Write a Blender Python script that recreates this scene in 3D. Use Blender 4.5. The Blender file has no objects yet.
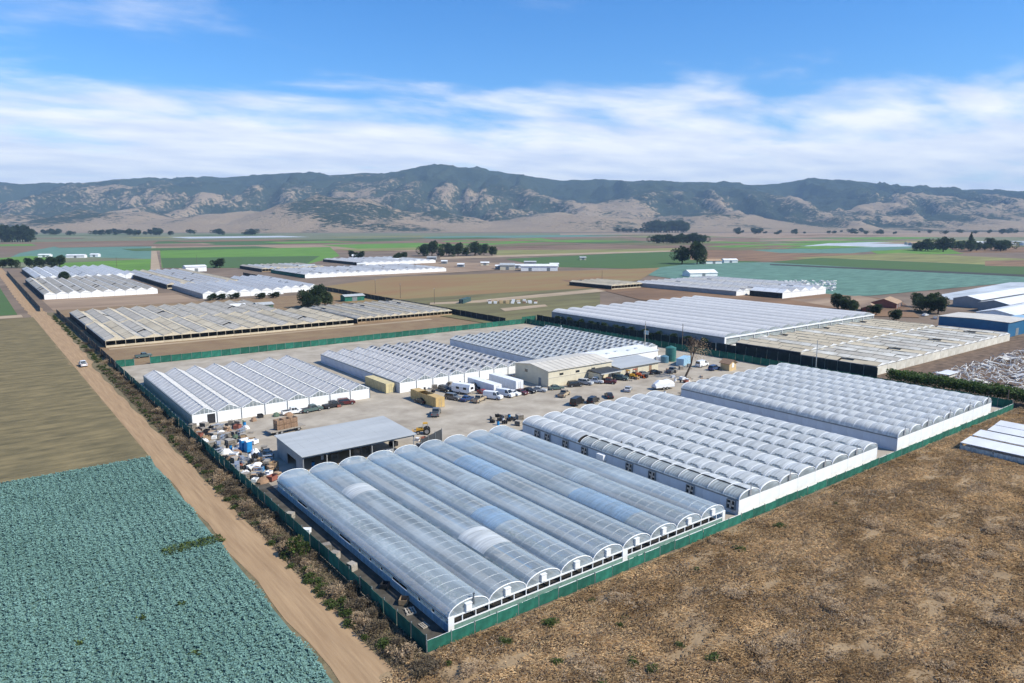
import bpy, math, random
import numpy as np
from mathutils import Vector
random.seed(7); RNG = np.random.default_rng(11)
R = math.radians
S = bpy.context.scene
COL = S.collection

# ------------------------------------------------------------------ camera
F, CX, CY, YH, CH, AZ = 715.0, 512.0, 341.5, 223.0, 44.0, R(37.4)
PITCH = math.atan((CY - YH) / F)
cd = bpy.data.cameras.new('camera'); cam = bpy.data.objects.new('camera', cd); COL.objects.link(cam)
cam.location = (0, 0, CH); cam.rotation_euler = (math.pi / 2 - PITCH, 0, -AZ)
cd.sensor_width = 36; cd.lens = 36 * F / 1024; cd.clip_start = 0.5; cd.clip_end = 60000
S.camera = cam
FW = np.array([math.sin(AZ) * math.cos(PITCH), math.cos(AZ) * math.cos(PITCH), -math.sin(PITCH)])
RT = np.array([math.cos(AZ), -math.sin(AZ), 0.0]); UP = np.cross(RT, FW)
def G(x, y, z=0.0):
    """photo pixel -> point on the level ground (or on the plane z)"""
    d = FW * F + RT * (x - CX) - UP * (y - CY)
    t = (z - CH) / d[2]
    return (d[0] * t, d[1] * t)

# ------------------------------------------------------------------ sky, sun, exposure
SUN_EL = R(43); SUN_H = Vector((0.55, -0.835, 0)).normalized()
w = bpy.data.worlds.new('World'); S.world = w; w.use_nodes = True
nt = w.node_tree; nt.nodes.clear()
def N(t, kind, **kw):
    n = t.nodes.new(kind)
    for k, v in kw.items():
        if k in n.inputs.keys() if isinstance(k, str) else False: n.inputs[k].default_value = v
        else: setattr(n, k, v)
    return n
def L(t, a, b): t.links.new(a, b)
def math_node(t, op, a, b=None, clamp=False):
    n = t.nodes.new('ShaderNodeMath'); n.operation = op; n.use_clamp = clamp
    for i, q in enumerate((a, b)):
        if q is None: continue
        if isinstance(q, (int, float)): n.inputs[i].default_value = q
        else: L(t, q, n.inputs[i])
    return n.outputs[0]
sky = nt.nodes.new('ShaderNodeTexSky'); sky.sky_type = 'NISHITA'; sky.sun_disc = False
sky.sun_elevation = SUN_EL; sky.sun_rotation = math.atan2(SUN_H.x, SUN_H.y)
sky.air_density = 1.0; sky.dust_density = 0.3; sky.ozone_density = 3.0; sky.altitude = 50
bg = nt.nodes.new('ShaderNodeBackground'); bg.inputs[1].default_value = 0.128
hs = nt.nodes.new('ShaderNodeHueSaturation'); hs.inputs['Saturation'].default_value = 1.32
tint = nt.nodes.new('ShaderNodeMix'); tint.data_type = 'RGBA'; tint.blend_type = 'MULTIPLY'; tint.inputs[0].default_value = 1; tint.inputs[7].default_value = (0.72, 0.95, 1.17, 1)
L(nt, sky.outputs[0], hs.inputs['Color']); L(nt, hs.outputs[0], tint.inputs[6]); L(nt, tint.outputs[2], bg.inputs[0])
tc = nt.nodes.new('ShaderNodeTexCoord')
sep = nt.nodes.new('ShaderNodeSeparateXYZ'); L(nt, tc.outputs['Generated'], sep.inputs[0])
zc = math_node(nt, 'MAXIMUM', sep.outputs[2], 0.0)
den = math_node(nt, 'ADD', zc, 0.10)
px_ = math_node(nt, 'DIVIDE', sep.outputs[0], den); py_ = math_node(nt, 'DIVIDE', sep.outputs[1], den)
cmb = nt.nodes.new('ShaderNodeCombineXYZ'); L(nt, px_, cmb.inputs[0]); L(nt, py_, cmb.inputs[1])
mp = nt.nodes.new('ShaderNodeMapping'); L(nt, cmb.outputs[0], mp.inputs[0])
mp.inputs['Rotation'].default_value = (0, 0, R(30)); mp.inputs['Scale'].default_value = (0.85, 1.3, 1); mp.inputs['Location'].default_value = (4.3, 0.6, 0)
cn = nt.nodes.new('ShaderNodeTexNoise'); cn.inputs['Scale'].default_value = 1.15; cn.inputs['Detail'].default_value = 9
cn.inputs['Roughness'].default_value = 0.55; cn.inputs['Distortion'].default_value = 0.25
L(nt, mp.outputs[0], cn.inputs['Vector'])
# cover grows toward the horizon, as a thin cloud deck seen edge on does
mr = nt.nodes.new('ShaderNodeMapRange'); L(nt, zc, mr.inputs[0])
mr.inputs[1].default_value = 0.08; mr.inputs[2].default_value = 0.205; mr.inputs[3].default_value = 0.37; mr.inputs[4].default_value = -0.06
mr.interpolation_type = 'SMOOTHSTEP'
cv = math_node(nt, 'ADD', cn.outputs[0], mr.outputs[0])
ramp = nt.nodes.new('ShaderNodeMapRange'); L(nt, cv, ramp.inputs[0]); ramp.interpolation_type = 'SMOOTHSTEP'
ramp.inputs[1].default_value = 0.47; ramp.inputs[2].default_value = 0.83; ramp.inputs[3].default_value = 0.0; ramp.inputs[4].default_value = 0.95
cn2 = nt.nodes.new('ShaderNodeTexNoise'); cn2.inputs['Scale'].default_value = 1.6; cn2.inputs['Detail'].default_value = 6
L(nt, mp.outputs[0], cn2.inputs['Vector'])
cc = nt.nodes.new('ShaderNodeMix'); cc.data_type = 'RGBA'
mr2 = nt.nodes.new('ShaderNodeMapRange'); L(nt, cn2.outputs[0], mr2.inputs[0]); mr2.inputs[1].default_value = 0.35; mr2.inputs[2].default_value = 0.62
L(nt, mr2.outputs[0], cc.inputs[0]); cc.inputs[6].default_value = (0.72, 0.77, 0.90, 1); cc.inputs[7].default_value = (1.0, 1.0, 1.0, 1)
bg2 = nt.nodes.new('ShaderNodeBackground'); L(nt, cc.outputs[2], bg2.inputs[0]); bg2.inputs[1].default_value = 1.02
mx = nt.nodes.new('ShaderNodeMixShader'); L(nt, ramp.outputs[0], mx.inputs[0]); L(nt, bg.outputs[0], mx.inputs[1]); L(nt, bg2.outputs[0], mx.inputs[2])
wo = nt.nodes.new('ShaderNodeOutputWorld'); L(nt, mx.outputs[0], wo.inputs[0])
ld = bpy.data.lights.new('sun', 'SUN'); sun = bpy.data.objects.new('sun', ld); COL.objects.link(sun)
ld.energy = 5.0; ld.angle = R(0.53); ld.color = (1.0, 0.955, 0.83)
sd = Vector((SUN_H.x * math.cos(SUN_EL), SUN_H.y * math.cos(SUN_EL), math.sin(SUN_EL)))
sun.rotation_euler = sd.to_track_quat('Z', 'Y').to_euler(); sun.location = (0, 0, 200)
S.view_settings.view_transform = 'Standard'; S.view_settings.look = 'None'; S.view_settings.exposure = 0.31; S.view_settings.gamma = 1
S.view_settings.use_curve_mapping = False
S.render.engine = 'CYCLES'
S.cycles.use_denoising = True; S.cycles.max_bounces = 6; S.cycles.diffuse_bounces = 3; S.cycles.glossy_bounces = 2
S.cycles.transmission_bounces = 4; S.cycles.transparent_max_bounces = 12; S.cycles.volume_bounces = 0
S.cycles.caustics_reflective = False; S.cycles.caustics_refractive = False; S.cycles.sample_clamp_indirect = 4.0

# ------------------------------------------------------------------ materials
MATS = {}
def mat(name, col, rough=0.8, var=0.15, scale=1.5, bump=0.0, metal=0.0, spec=0.3, col2=None, rnd=0.0, coord='Object', island=0.0, stretch=None, sharp=0.0, bscale=None, detail=5):
    """one procedural surface: base colour, noise-mixed second colour, bump, per-object variation"""
    m = bpy.data.materials.new(name); m.use_nodes = True; t = m.node_tree; MATS[name] = m
    b = t.nodes['Principled BSDF']; b.inputs['Roughness'].default_value = rough; b.inputs['Metallic'].default_value = metal
    b.inputs['Specular IOR Level'].default_value = spec
    tcn = t.nodes.new('ShaderNodeTexCoord'); vec = tcn.outputs[coord]
    if stretch:
        mpn = t.nodes.new('ShaderNodeMapping'); mpn.inputs['Scale'].default_value = stretch; L(t, vec, mpn.inputs[0]); vec = mpn.outputs[0]
    n = t.nodes.new('ShaderNodeTexNoise'); n.inputs['Scale'].default_value = scale; n.inputs['Detail'].default_value = detail; n.inputs['Roughness'].default_value = 0.62
    L(t, vec, n.inputs['Vector'])
    c2 = col2 or tuple(max(0.0, c * (1 - 2 * var)) for c in col)
    c1 = col if col2 else tuple(min(1.0, c * (1 + var)) for c in col)
    mxn = t.nodes.new('ShaderNodeMix'); mxn.data_type = 'RGBA'
    rg = t.nodes.new('ShaderNodeMapRange'); L(t, n.outputs[0], rg.inputs[0]); rg.inputs[1].default_value = 0.3 + 0.18 * sharp; rg.inputs[2].default_value = 0.7 - 0.18 * sharp
    L(t, rg.outputs[0], mxn.inputs[0]); mxn.inputs[6].default_value = (*c2, 1); mxn.inputs[7].default_value = (*c1, 1)
    out = mxn.outputs[2]
    if rnd or island:
        src = (t.nodes.new('ShaderNodeNewGeometry').outputs['Random Per Island'] if island else t.nodes.new('ShaderNodeObjectInfo').outputs['Random'])
        r2 = t.nodes.new('ShaderNodeMapRange'); a = island or rnd
        L(t, src, r2.inputs[0]); r2.inputs[3].default_value = 1 - a; r2.inputs[4].default_value = 1 + a
        hv = t.nodes.new('ShaderNodeHueSaturation'); L(t, r2.outputs[0], hv.inputs['Value']); L(t, out, hv.inputs['Color']); out = hv.outputs[0]
    L(t, out, b.inputs['Base Color'])
    if bump:
        bn = t.nodes.new('ShaderNodeBump'); bn.inputs['Strength'].default_value = bump; bn.inputs['Distance'].default_value = 0.2
        src = n.outputs[0]
        if bscale:
            n3 = t.nodes.new('ShaderNodeTexNoise'); n3.inputs['Scale'].default_value = bscale; n3.inputs['Detail'].default_value = 6; L(t, vec, n3.inputs['Vector']); src = n3.outputs[0]
        L(t, src, bn.inputs['Height']); L(t, bn.outputs[0], b.inputs['Normal'])
    return m
def film(name, col, alpha, rough=0.3, trans=0.35, scale=0.5, avar=0.2, rnd=0.06, spec=0.5, streak=(0.25, 3.0, 1.0)):
    """greenhouse plastic: a thin sheet that scatters, passes and mirrors some light"""
    m = mat(name, col, rough, 0.1, scale, spec=spec, rnd=rnd, stretch=streak)
    t = m.node_tree; b = t.nodes['Principled BSDF']
    n = [q for q in t.nodes if q.type == 'TEX_NOISE'][0]
    tr = t.nodes.new('ShaderNodeBsdfTranslucent'); src = b.inputs['Base Color'].links[0].from_socket; L(t, src, tr.inputs[0])
    m1 = t.nodes.new('ShaderNodeMixShader'); m1.inputs[0].default_value = trans; L(t, b.outputs[0], m1.inputs[1]); L(t, tr.outputs[0], m1.inputs[2])
    o = t.nodes['Material Output']
    if alpha < 1:
        tp = t.nodes.new('ShaderNodeBsdfTransparent'); m2 = t.nodes.new('ShaderNodeMixShader')
        rg = t.nodes.new('ShaderNodeMapRange'); L(t, n.outputs[0], rg.inputs[0]); rg.inputs[1].default_value = 0.3; rg.inputs[2].default_value = 0.7
        rg.inputs[3].default_value = max(0, alpha - avar); rg.inputs[4].default_value = min(1, alpha + avar)
        L(t, rg.outputs[0], m2.inputs[0]); L(t, tp.outputs[0], m2.inputs[1]); L(t, m1.outputs[0], m2.inputs[2]); L(t, m2.outputs[0], o.inputs[0])
    else: L(t, m1.outputs[0], o.inputs[0])
    return m
M = MATS
def leafy(name, k=0.35):
    m = MATS[name]; t = m.node_tree; b = t.nodes['Principled BSDF']; tr = t.nodes.new('ShaderNodeBsdfTranslucent'); L(t, b.inputs['Base Color'].links[0].from_socket, tr.inputs[0])
    m1 = t.nodes.new('ShaderNodeMixShader'); m1.inputs[0].default_value = k; L(t, b.outputs[0], m1.inputs[1]); L(t, tr.outputs[0], m1.inputs[2]); L(t, m1.outputs[0], t.nodes['Material Output'].inputs[0])
mat('soil', (0.20, 0.145, 0.10), 0.95, 0.2, 0.02, 0.2)
mat('road', (0.42, 0.28, 0.155), 0.95, col2=(0.29, 0.185, 0.10), scale=0.8, bump=0.25, stretch=(2.2, 0.12, 1), detail=8)
mat('yard', (0.47, 0.41, 0.325), 0.95, col2=(0.28, 0.235, 0.18), scale=0.17, bump=0.15, detail=9)
mat('dirt', (0.17, 0.115, 0.075), 0.95, 0.3, 0.4, 0.3)
mat('dark_floor_and_shade', (0.085, 0.075, 0.06), 0.95, 0.3, 0.5)
mat('brown_grass', (0.20, 0.125, 0.07), 0.95, col2=(0.27, 0.19, 0.10), scale=0.12, bump=0.5, bscale=2.0, detail=9)
mat('verge_soil', (0.22, 0.17, 0.095), 0.95, col2=(0.12, 0.10, 0.05), scale=0.5, bump=0.8, bscale=1.4, detail=10)
mat('verge_brush', (0.27, 0.205, 0.14), 0.9, col2=(0.15, 0.12, 0.075), scale=0.3, island=0.35)
mat('weed_soil', (0.37, 0.26, 0.145), 0.95, col2=(0.23, 0.155, 0.085), scale=0.22, bump=0.8, bscale=1.4, detail=10)
mat('dry_leaf', (0.76, 0.56, 0.325), 0.9, col2=(0.39, 0.255, 0.125), scale=0.11, island=0.28, detail=9, sharp=.3)
mat('dry_grey', (0.62, 0.49, 0.335), 0.9, col2=(0.44, 0.31, 0.185), scale=0.3, island=0.3)
mat('cabbage_leaf', (0.205, 0.35, 0.30), 0.65, col2=(0.155, 0.28, 0.235), scale=0.05, island=0.16, spec=0.35)
mat('cabbage_soil', (0.135, 0.235, 0.195), 0.95, 0.2, 0.5)
mat('olive_field', (0.225, 0.175, 0.085), 0.95, col2=(0.115, 0.095, 0.048), scale=0.42, bump=0.6, stretch=(0.30, 1.0, 1), bscale=2, detail=10, sharp=0.3)
mat('green_leaf', (0.09, 0.13, 0.03), 0.7, 0.25, 0.8, island=0.4)
mat('hedge_leaf', (0.085, 0.14, 0.035), 0.7, 0.3, 0.5, island=0.45)
mat('tree_leaf', (0.06, 0.095, 0.04), 0.8, 0.25, 0.3, island=0.4)
mat('bark', (0.12, 0.085, 0.06), 0.95, 0.3, 3, 0.4)
def crop(name, c1, c2, scale=0.03, stretch=None): return mat(name, tuple(c * 1.12 for c in c1), 0.95, col2=tuple(c * .85 for c in c2), scale=scale * 4, stretch=stretch or (.22, 1, 1), detail=11, sharp=.25)
crop('f_teal', (0.12, 0.225, 0.17), (0.09, 0.175, 0.135), 0.05)
crop('f_green', (0.13, 0.25, 0.035), (0.09, 0.19, 0.03), 0.02)
crop('f_dgreen', (0.06, 0.115, 0.03), (0.075, 0.13, 0.04), 0.02)
crop('f_brown', (0.235, 0.14, 0.075), (0.175, 0.105, 0.06), 0.012)
crop('f_mauve', (0.215, 0.14, 0.09), (0.165, 0.11, 0.07), 0.01)
crop('f_tan', (0.33, 0.235, 0.155), (0.25, 0.17, 0.11), 0.015)
crop('f_olive', (0.165, 0.15, 0.065), (0.125, 0.105, 0.05), 0.02)
crop('f_yolive', (0.24, 0.23, 0.08), (0.18, 0.17, 0.06), 0.01)
crop('f_grey', (0.19, 0.185, 0.10), (0.12, 0.14, 0.075), 0.006)
crop('f_dark', (0.045, 0.05, 0.045), (0.06, 0.06, 0.05), 0.02)
crop('f_plastic', (0.50, 0.53, 0.55), (0.38, 0.42, 0.45), 0.02)
crop('f_mead', (0.22, 0.165, 0.07), (0.29, 0.165, 0.075), 0.008, (0.4, 1, 1))
crop('f_path', (0.40, 0.30, 0.20), (0.33, 0.25, 0.165), 0.05)
mat('netting', (0.17, 0.29, 0.25), 0.8, 0.12, 1.5, rnd=0.08)
mat('fence_green', (0.018, 0.125, 0.085), 0.8, 0.2, 0.8, rnd=0.25)
mat('fence_black', (0.022, 0.028, 0.030), 0.8, 0.2, 0.8, rnd=0.15)
mat('fence_post', (0.22, 0.24, 0.23), 0.6, 0.1, 2)
mat('white_wall', (0.80, 0.80, 0.79), 0.55, 0.05, 0.5, rnd=0.03)
mat('white_trim', (0.80, 0.80, 0.78), 0.5, 0.05, 1)
mat('blue_wall', (0.52, 0.57, 0.63), 0.5, 0.06, 0.5, rnd=0.03)
mat('grey_wall', (0.30, 0.31, 0.31), 0.6, 0.06, 0.4)
mat('galv', (0.45, 0.46, 0.47), 0.45, 0.08, 1, metal=0.5)
mat('gutter', (0.20, 0.22, 0.23), 0.5, 0.1, 1)
mat('cream_wall', (0.62, 0.56, 0.42), 0.7, 0.06, 0.4)
mat('cream_roof', (0.62, 0.57, 0.48), 0.55, 0.08, 0.3)
mat('grey_roof', (0.43, 0.44, 0.43), 0.45, 0.07, 0.25, metal=0.0, stretch=(0.3, 2, 1))
mat('shed_wall', (0.33, 0.33, 0.32), 0.6, 0.1, 0.5)
mat('dark', (0.03, 0.03, 0.033), 0.7, 0.2, 1)
mat('white_roof', (0.74, 0.74, 0.73), 0.5, 0.07, 0.2, rnd=0.05)
mat('lath', (0.62, 0.53, 0.38), 0.85, col2=(0.44, 0.37, 0.26), scale=0.25, rnd=0.08, stretch=(1, 0.3, 1), detail=9)
mat('lath_grey', (0.54, 0.49, 0.41), 0.85, col2=(0.38, 0.345, 0.285), scale=0.2, rnd=0.10, detail=9)
mat('lath_trim', (0.55, 0.48, 0.36), 0.8, 0.1, 1)
mat('chalk_glass', (0.66, 0.63, 0.55), 0.6, col2=(0.48, 0.44, 0.36), scale=0.25, rnd=0.10, detail=10, sharp=0.4)
mat('container_cream', (0.60, 0.50, 0.27), 0.6, 0.08, 0.8)
mat('container_tan', (0.55, 0.38, 0.16), 0.6, 0.08, 0.8)
mat('container_white', (0.78, 0.78, 0.77), 0.5, 0.05, 0.8)
mat('container_dark', (0.05, 0.055, 0.06), 0.6, 0.1, 0.8)
mat('container_teal', (0.05, 0.10, 0.10), 0.6, 0.1, 0.8)
mat('blue_metal', (0.02, 0.12, 0.24), 0.5, 0.08, 0.4)
mat('lightblue_metal', (0.32, 0.50, 0.62), 0.5, 0.08, 0.4)
mat('blue_plastic', (0.02, 0.22, 0.50), 0.45, 0.08, 2)
mat('tank_green', (0.045, 0.16, 0.14), 0.5, 0.1, 1)
mat('tank_blue', (0.10, 0.20, 0.26), 0.5, 0.1, 1)
mat('wood', (0.36, 0.25, 0.15), 0.85, 0.2, 3, rnd=0.25)
mat('wood_grey', (0.34, 0.30, 0.25), 0.85, 0.2, 3, rnd=0.25)
mat('pole_wood', (0.16, 0.12, 0.09), 0.9, 0.2, 2)
mat('tyre', (0.02, 0.02, 0.02), 0.85, 0.1, 3)
mat('rim', (0.45, 0.45, 0.46), 0.35, 0.05, 3, metal=0.7)
mat('glass_dark', (0.02, 0.025, 0.03), 0.08, 0.05, 1, spec=0.6)
mat('lamp', (0.8, 0.8, 0.75), 0.2, 0.05, 3)
mat('tail', (0.4, 0.02, 0.02), 0.3, 0.05, 3)
mat('tile_roof', (0.40, 0.27, 0.17), 0.8, 0.15, 1)
mat('red_wall', (0.27, 0.10, 0.07), 0.8, 0.1, 1)
mat('hut_wall', (0.58, 0.42, 0.22), 0.8, 0.1, 1)
mat('hut_roof', (0.30, 0.19, 0.12), 0.85, 0.15, 2)
mat('yellow', (0.55, 0.30, 0.03), 0.5, 0.1, 2)
mat('orange', (0.50, 0.11, 0.03), 0.5, 0.1, 2)
mat('tarp_white', (0.78, 0.78, 0.78), 0.6, 0.06, 1)
mat('tarp_green', (0.10, 0.15, 0.10), 0.7, 0.15, 1)
mat('pipe_white', (0.70, 0.68, 0.64), 0.6, 0.1, 1, island=0.3)
mat('vent_dark', (0.20, 0.205, 0.21), 0.8, 0.2, 1)
for q_ in ('dry_leaf', 'dry_grey', 'verge_brush', 'green_leaf', 'hedge_leaf', 'tree_leaf'): leafy(q_)
leafy('cabbage_leaf', .2)
PAINT = {}
def paint(k, c, r=0.3): PAINT[k] = mat('paint_' + k, c, r, 0.03, 1, spec=0.5)
for k, c in dict(white=(0.75, 0.75, 0.74), black=(0.02, 0.02, 0.022), silver=(0.42, 0.43, 0.44), red=(0.25, 0.03, 0.03), grey=(0.14, 0.15, 0.155), green=(0.08, 0.12, 0.11), blue=(0.04, 0.07, 0.16), maroon=(0.10, 0.02, 0.02), tan=(0.42, 0.33, 0.22)).items(): paint(k, c)
film('film_clear', (0.66, 0.76, 0.80), 0.55, 0.20, 0.25, 0.5, 0.10, spec=0.9, streak=(1.0, 0.15, 1.0), rnd=.12)
film('film_side', (0.24, 0.42, 0.60), 0.82, 0.35, 0.35, 0.5, 0.15)
film('film_white', (0.77, 0.785, 0.76), 0.82, 0.3, 0.28, 0.6, 0.14, rnd=0.07)
film('film_vent', (0.66, 0.71, 0.69), 0.68, 0.35, 0.30, 0.6, 0.20)
film('film_grey', (0.72, 0.68, 0.625), 0.95, 0.4, 0.18, 0.8, 0.04, rnd=0.05, streak=(1, 1.5, 1))
film('film_far', (0.74, 0.71, 0.66), 1.0, 0.4, 0.15, 0.6, rnd=0.06)
film('film_blue', (0.42, 0.60, 0.78), 0.50, 0.25, 0.3, 0.6, 0.12)
film('film_gable', (0.62, 0.70, 0.73), 0.55, 0.3, 0.3, 0.6, 0.15)

# ------------------------------------------------------------------ mesh helpers
class MB:
    def __init__(s): s.v = []; s.f = []
    def quad(s, *p): n = len(s.v); s.v += [tuple(q) for q in p]; s.f.append(tuple(range(n, n + len(p)))); return s
    def box(s, x0, x1, y0, y1, z0, z1):
        n = len(s.v)
        s.v += [(x0, y0, z0), (x1, y0, z0), (x1, y1, z0), (x0, y1, z0), (x0, y0, z1), (x1, y0, z1), (x1, y1, z1), (x0, y1, z1)]
        s.f += [tuple(n + i for i in q) for q in ((0, 3, 2, 1), (4, 5, 6, 7), (0, 1, 5, 4), (1, 2, 6, 5), (2, 3, 7, 6), (3, 0, 4, 7))]; return s
    def cbox(s, cx, cy, cz, sx, sy, sz, rz=0.0, ry=0.0):
        n = len(s.v); c, q = math.cos(rz), math.sin(rz); cy_, sy_ = math.cos(ry), math.sin(ry)
        for z in (-1, 1):
            for x, y in ((-1, -1), (1, -1), (1, 1), (-1, 1)):
                a, b, e = x * sx / 2, y * sy / 2, z * sz / 2
                a, e = a * cy_ + e * sy_, -a * sy_ + e * cy_
                s.v.append((cx + a * c - b * q, cy + a * q + b * c, cz + e))
        s.f += [tuple(n + i for i in q2) for q2 in ((0, 3, 2, 1), (4, 5, 6, 7), (0, 1, 5, 4), (1, 2, 6, 5), (2, 3, 7, 6), (3, 0, 4, 7))]; return s
    def tube(s, p0, p1, r0, r1=None, n=6, cap=True):
        r1 = r0 if r1 is None else r1
        a, b = Vector(p0), Vector(p1); d = (b - a).normalized()
        u = d.cross(Vector((0, 0, 1)) if abs(d.z) < 0.95 else Vector((1, 0, 0))).normalized(); w_ = d.cross(u); k = len(s.v)
        for c, r in ((a, r0), (b, r1)):
            for i in range(n):
                t = 2 * math.pi * i / n; s.v.append(tuple(c + u * (r * math.cos(t)) + w_ * (r * math.sin(t))))
        for i in range(n): j = (i + 1) % n; s.f.append((k + i, k + n + i, k + n + j, k + j))
        if cap: s.f += [tuple(k + i for i in range(n)), tuple(k + n + i for i in reversed(range(n)))]
        return s
    def path(s, pts, r, n=5):
        for a, b in zip(pts, pts[1:]): s.tube(a, b, r, n=n, cap=False)
        return s
    def loft(s, rings, close=True, cap=True):
        n = len(rings[0]); k = len(s.v)
        for r in rings: s.v += [tuple(p) for p in r]
        for i in range(len(rings) - 1):
            for j in range(n if close else n - 1):
                a = k + i * n + j; b = k + i * n + (j + 1) % n; s.f.append((a, b, b + n, a + n))
        if cap and close: s.f += [tuple(k + i for i in reversed(range(n))), tuple(k + (len(rings) - 1) * n + i for i in range(n))]
        return s
    def dome(s, cx, cy, z0, rx, ry, h, nu=12, nv=4, jit=0.0):
        rings = []
        for i in range(nv + 1):
            a = i / nv * math.pi / 2
            rings.append([(cx + rx * max(.03, math.cos(a)) * math.cos(2 * math.pi * j / nu) * (1 + random.uniform(-jit, jit)), cy + ry * max(.03, math.cos(a)) * math.sin(2 * math.pi * j / nu) * (1 + random.uniform(-jit, jit)), z0 + h * math.sin(a) * (1 + random.uniform(-jit, jit) * .5)) for j in range(nu)])
        return s.loft(rings)
    def mesh(s, name, mt, smooth=False):
        me = bpy.data.meshes.new(name); me.from_pydata(s.v, [], s.f); me.update()
        if mt is not None: me.materials.append(M[mt] if isinstance(mt, str) else mt)
        if smooth: me.polygons.foreach_set('use_smooth', [True] * len(me.polygons))
        return me
    def build(s, name, mt, parent=None, smooth=False, loc=None, rz=0.0):
        return link(name, s.mesh(name, mt, smooth), parent, loc, rz)
def link(name, me, parent=None, loc=None, rz=0.0):
    o = bpy.data.objects.new(name, me); COL.objects.link(o); o.parent = parent
    if loc is not None: o.location = loc
    if rz: o.rotation_euler = (0, 0, rz)
    return o
def tag(o, label, cat, group=None, kind=None):
    if label: o['label'] = label
    if cat: o['category'] = cat
    if group: o['group'] = group
    if kind: o['kind'] = kind
    return o
def thing(name, label, cat, loc, rz=0.0, group=None):
    o = bpy.data.objects.new(name, None); COL.objects.link(o); o.location = (loc[0], loc[1], loc[2] if len(loc) > 2 else 0.0)
    o.rotation_euler = (0, 0, rz); o.empty_display_size = 0.5
    return tag(o, label, cat, group)
def struct(name, mb, mt, smooth=False):
    o = mb.build(name, mt, smooth=smooth); o['kind'] = 'structure'; return o
def copy_tree(o, parent=None, loc=None, rz=None):
    c = o.copy(); COL.objects.link(c); c.parent = parent
    if loc is not None: c.location = (loc[0], loc[1], loc[2] if len(loc) > 2 else 0.0)
    if rz is not None: c.rotation_euler = (0, 0, rz)
    for ch in o.children: copy_tree(ch, c)
    return c
def recolor(root, part, mt):
    for ch in root.children:
        if ch.name.split('.')[0] == part:
            ch.material_slots[0].link = 'OBJECT'; ch.material_slots[0].material = mt
def npmesh(name, V, Fq, mt, kind=None, parent=None, smooth=False):
    me = bpy.data.meshes.new(name); k = Fq.shape[1]
    me.vertices.add(len(V)); me.vertices.foreach_set('co', np.asarray(V, np.float32).ravel())
    me.loops.add(Fq.size); me.loops.foreach_set('vertex_index', Fq.astype(np.int32).ravel())
    me.polygons.add(len(Fq)); me.polygons.foreach_set('loop_start', np.arange(0, Fq.size, k, dtype=np.int32)); me.polygons.foreach_set('loop_total', np.full(len(Fq), k, np.int32))
    if smooth: me.polygons.foreach_set('use_smooth', np.ones(len(Fq), bool))
    me.update(calc_edges=True); me.materials.append(M[mt])
    o = link(name, me, parent)
    if kind: o['kind'] = kind
    return o
def cards(P, size, width, D=None, elev=(0.1, 1.2), rng=RNG, squash=1.0):
    """one folded leaf (4 verts, 2 tris) per point, pointing along D or a random upward direction"""
    n = len(P); size = size * rng.uniform(0.65, 1.35, n)
    if D is None:
        a = rng.uniform(0, 2 * np.pi, n); e = rng.uniform(elev[0], elev[1], n)
        D = np.stack([np.cos(a) * np.cos(e), np.sin(a) * np.cos(e), np.sin(e)], 1)
    sd_ = np.cross(D, np.array([0, 0, 1.0]) + rng.normal(0, .25, (n, 3))); sd_ /= np.linalg.norm(sd_, axis=1, keepdims=True) + 1e-9
    nn = np.cross(sd_, D)
    s_ = size[:, None]; wv = sd_ * s_ * width
    mid = P + D * s_ * 0.55
    V = np.stack([P, mid + wv + nn * s_ * 0.12, P + D * s_ - np.array([0, 0, 1]) * s_ * 0.12 * squash, mid - wv + nn * s_ * 0.12], 1).reshape(-1, 3)
    b = np.arange(n)[:, None] * 4
    Fq = np.concatenate([b + np.array([0, 1, 2]), b + np.array([0, 2, 3])], 0)
    Fq = np.stack([b + np.array([[0, 1, 2]]), b + np.array([[0, 2, 3]])], 1).reshape(-1, 3)
    return V, Fq
def hash2(ix, iy, seed):
    h = (ix.astype(np.int64) * 374761393 + iy.astype(np.int64) * 668265263 + seed * 144665) & 0x7fffffff
    h = ((h ^ (h >> 13)) * 1274126177) & 0x7fffffff
    return ((h ^ (h >> 16)) & 0xffff) / 65535.0
def vnoise(x, y, seed=0):
    ix, iy = np.floor(x), np.floor(y); fx, fy = x - ix, y - iy
    fx = fx * fx * fx * (fx * (fx * 6 - 15) + 10); fy = fy * fy * fy * (fy * (fy * 6 - 15) + 10)
    a, b = hash2(ix, iy, seed), hash2(ix + 1, iy, seed); c, d = hash2(ix, iy + 1, seed), hash2(ix + 1, iy + 1, seed)
    return (a * (1 - fx) + b * fx) * (1 - fy) + (c * (1 - fx) + d * fx) * fy
def fbm(x, y, o=5, seed=0, g=0.5):
    r = 0; a = 1; t = 0
    for i in range(o): r = r + a * vnoise(x, y, seed + i * 17); t += a; a *= g; x = x * 2.03 + 5.1; y = y * 2.03 + 9.7
    return r / t
def ridged(x, y, o=5, seed=0, g=0.5):
    r = 0; a = 1; t = 0
    for i in range(o): r = r + a * (1 - abs(2 * vnoise(x, y, seed + i * 17) - 1)); t += a; a *= g; x = x * 2.03 + 5.1; y = y * 2.03 + 9.7
    return r / t
def sstep(a, b, x): t = np.clip((x - a) / (b - a), 0, 1); return t * t * (3 - 2 * t)

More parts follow.
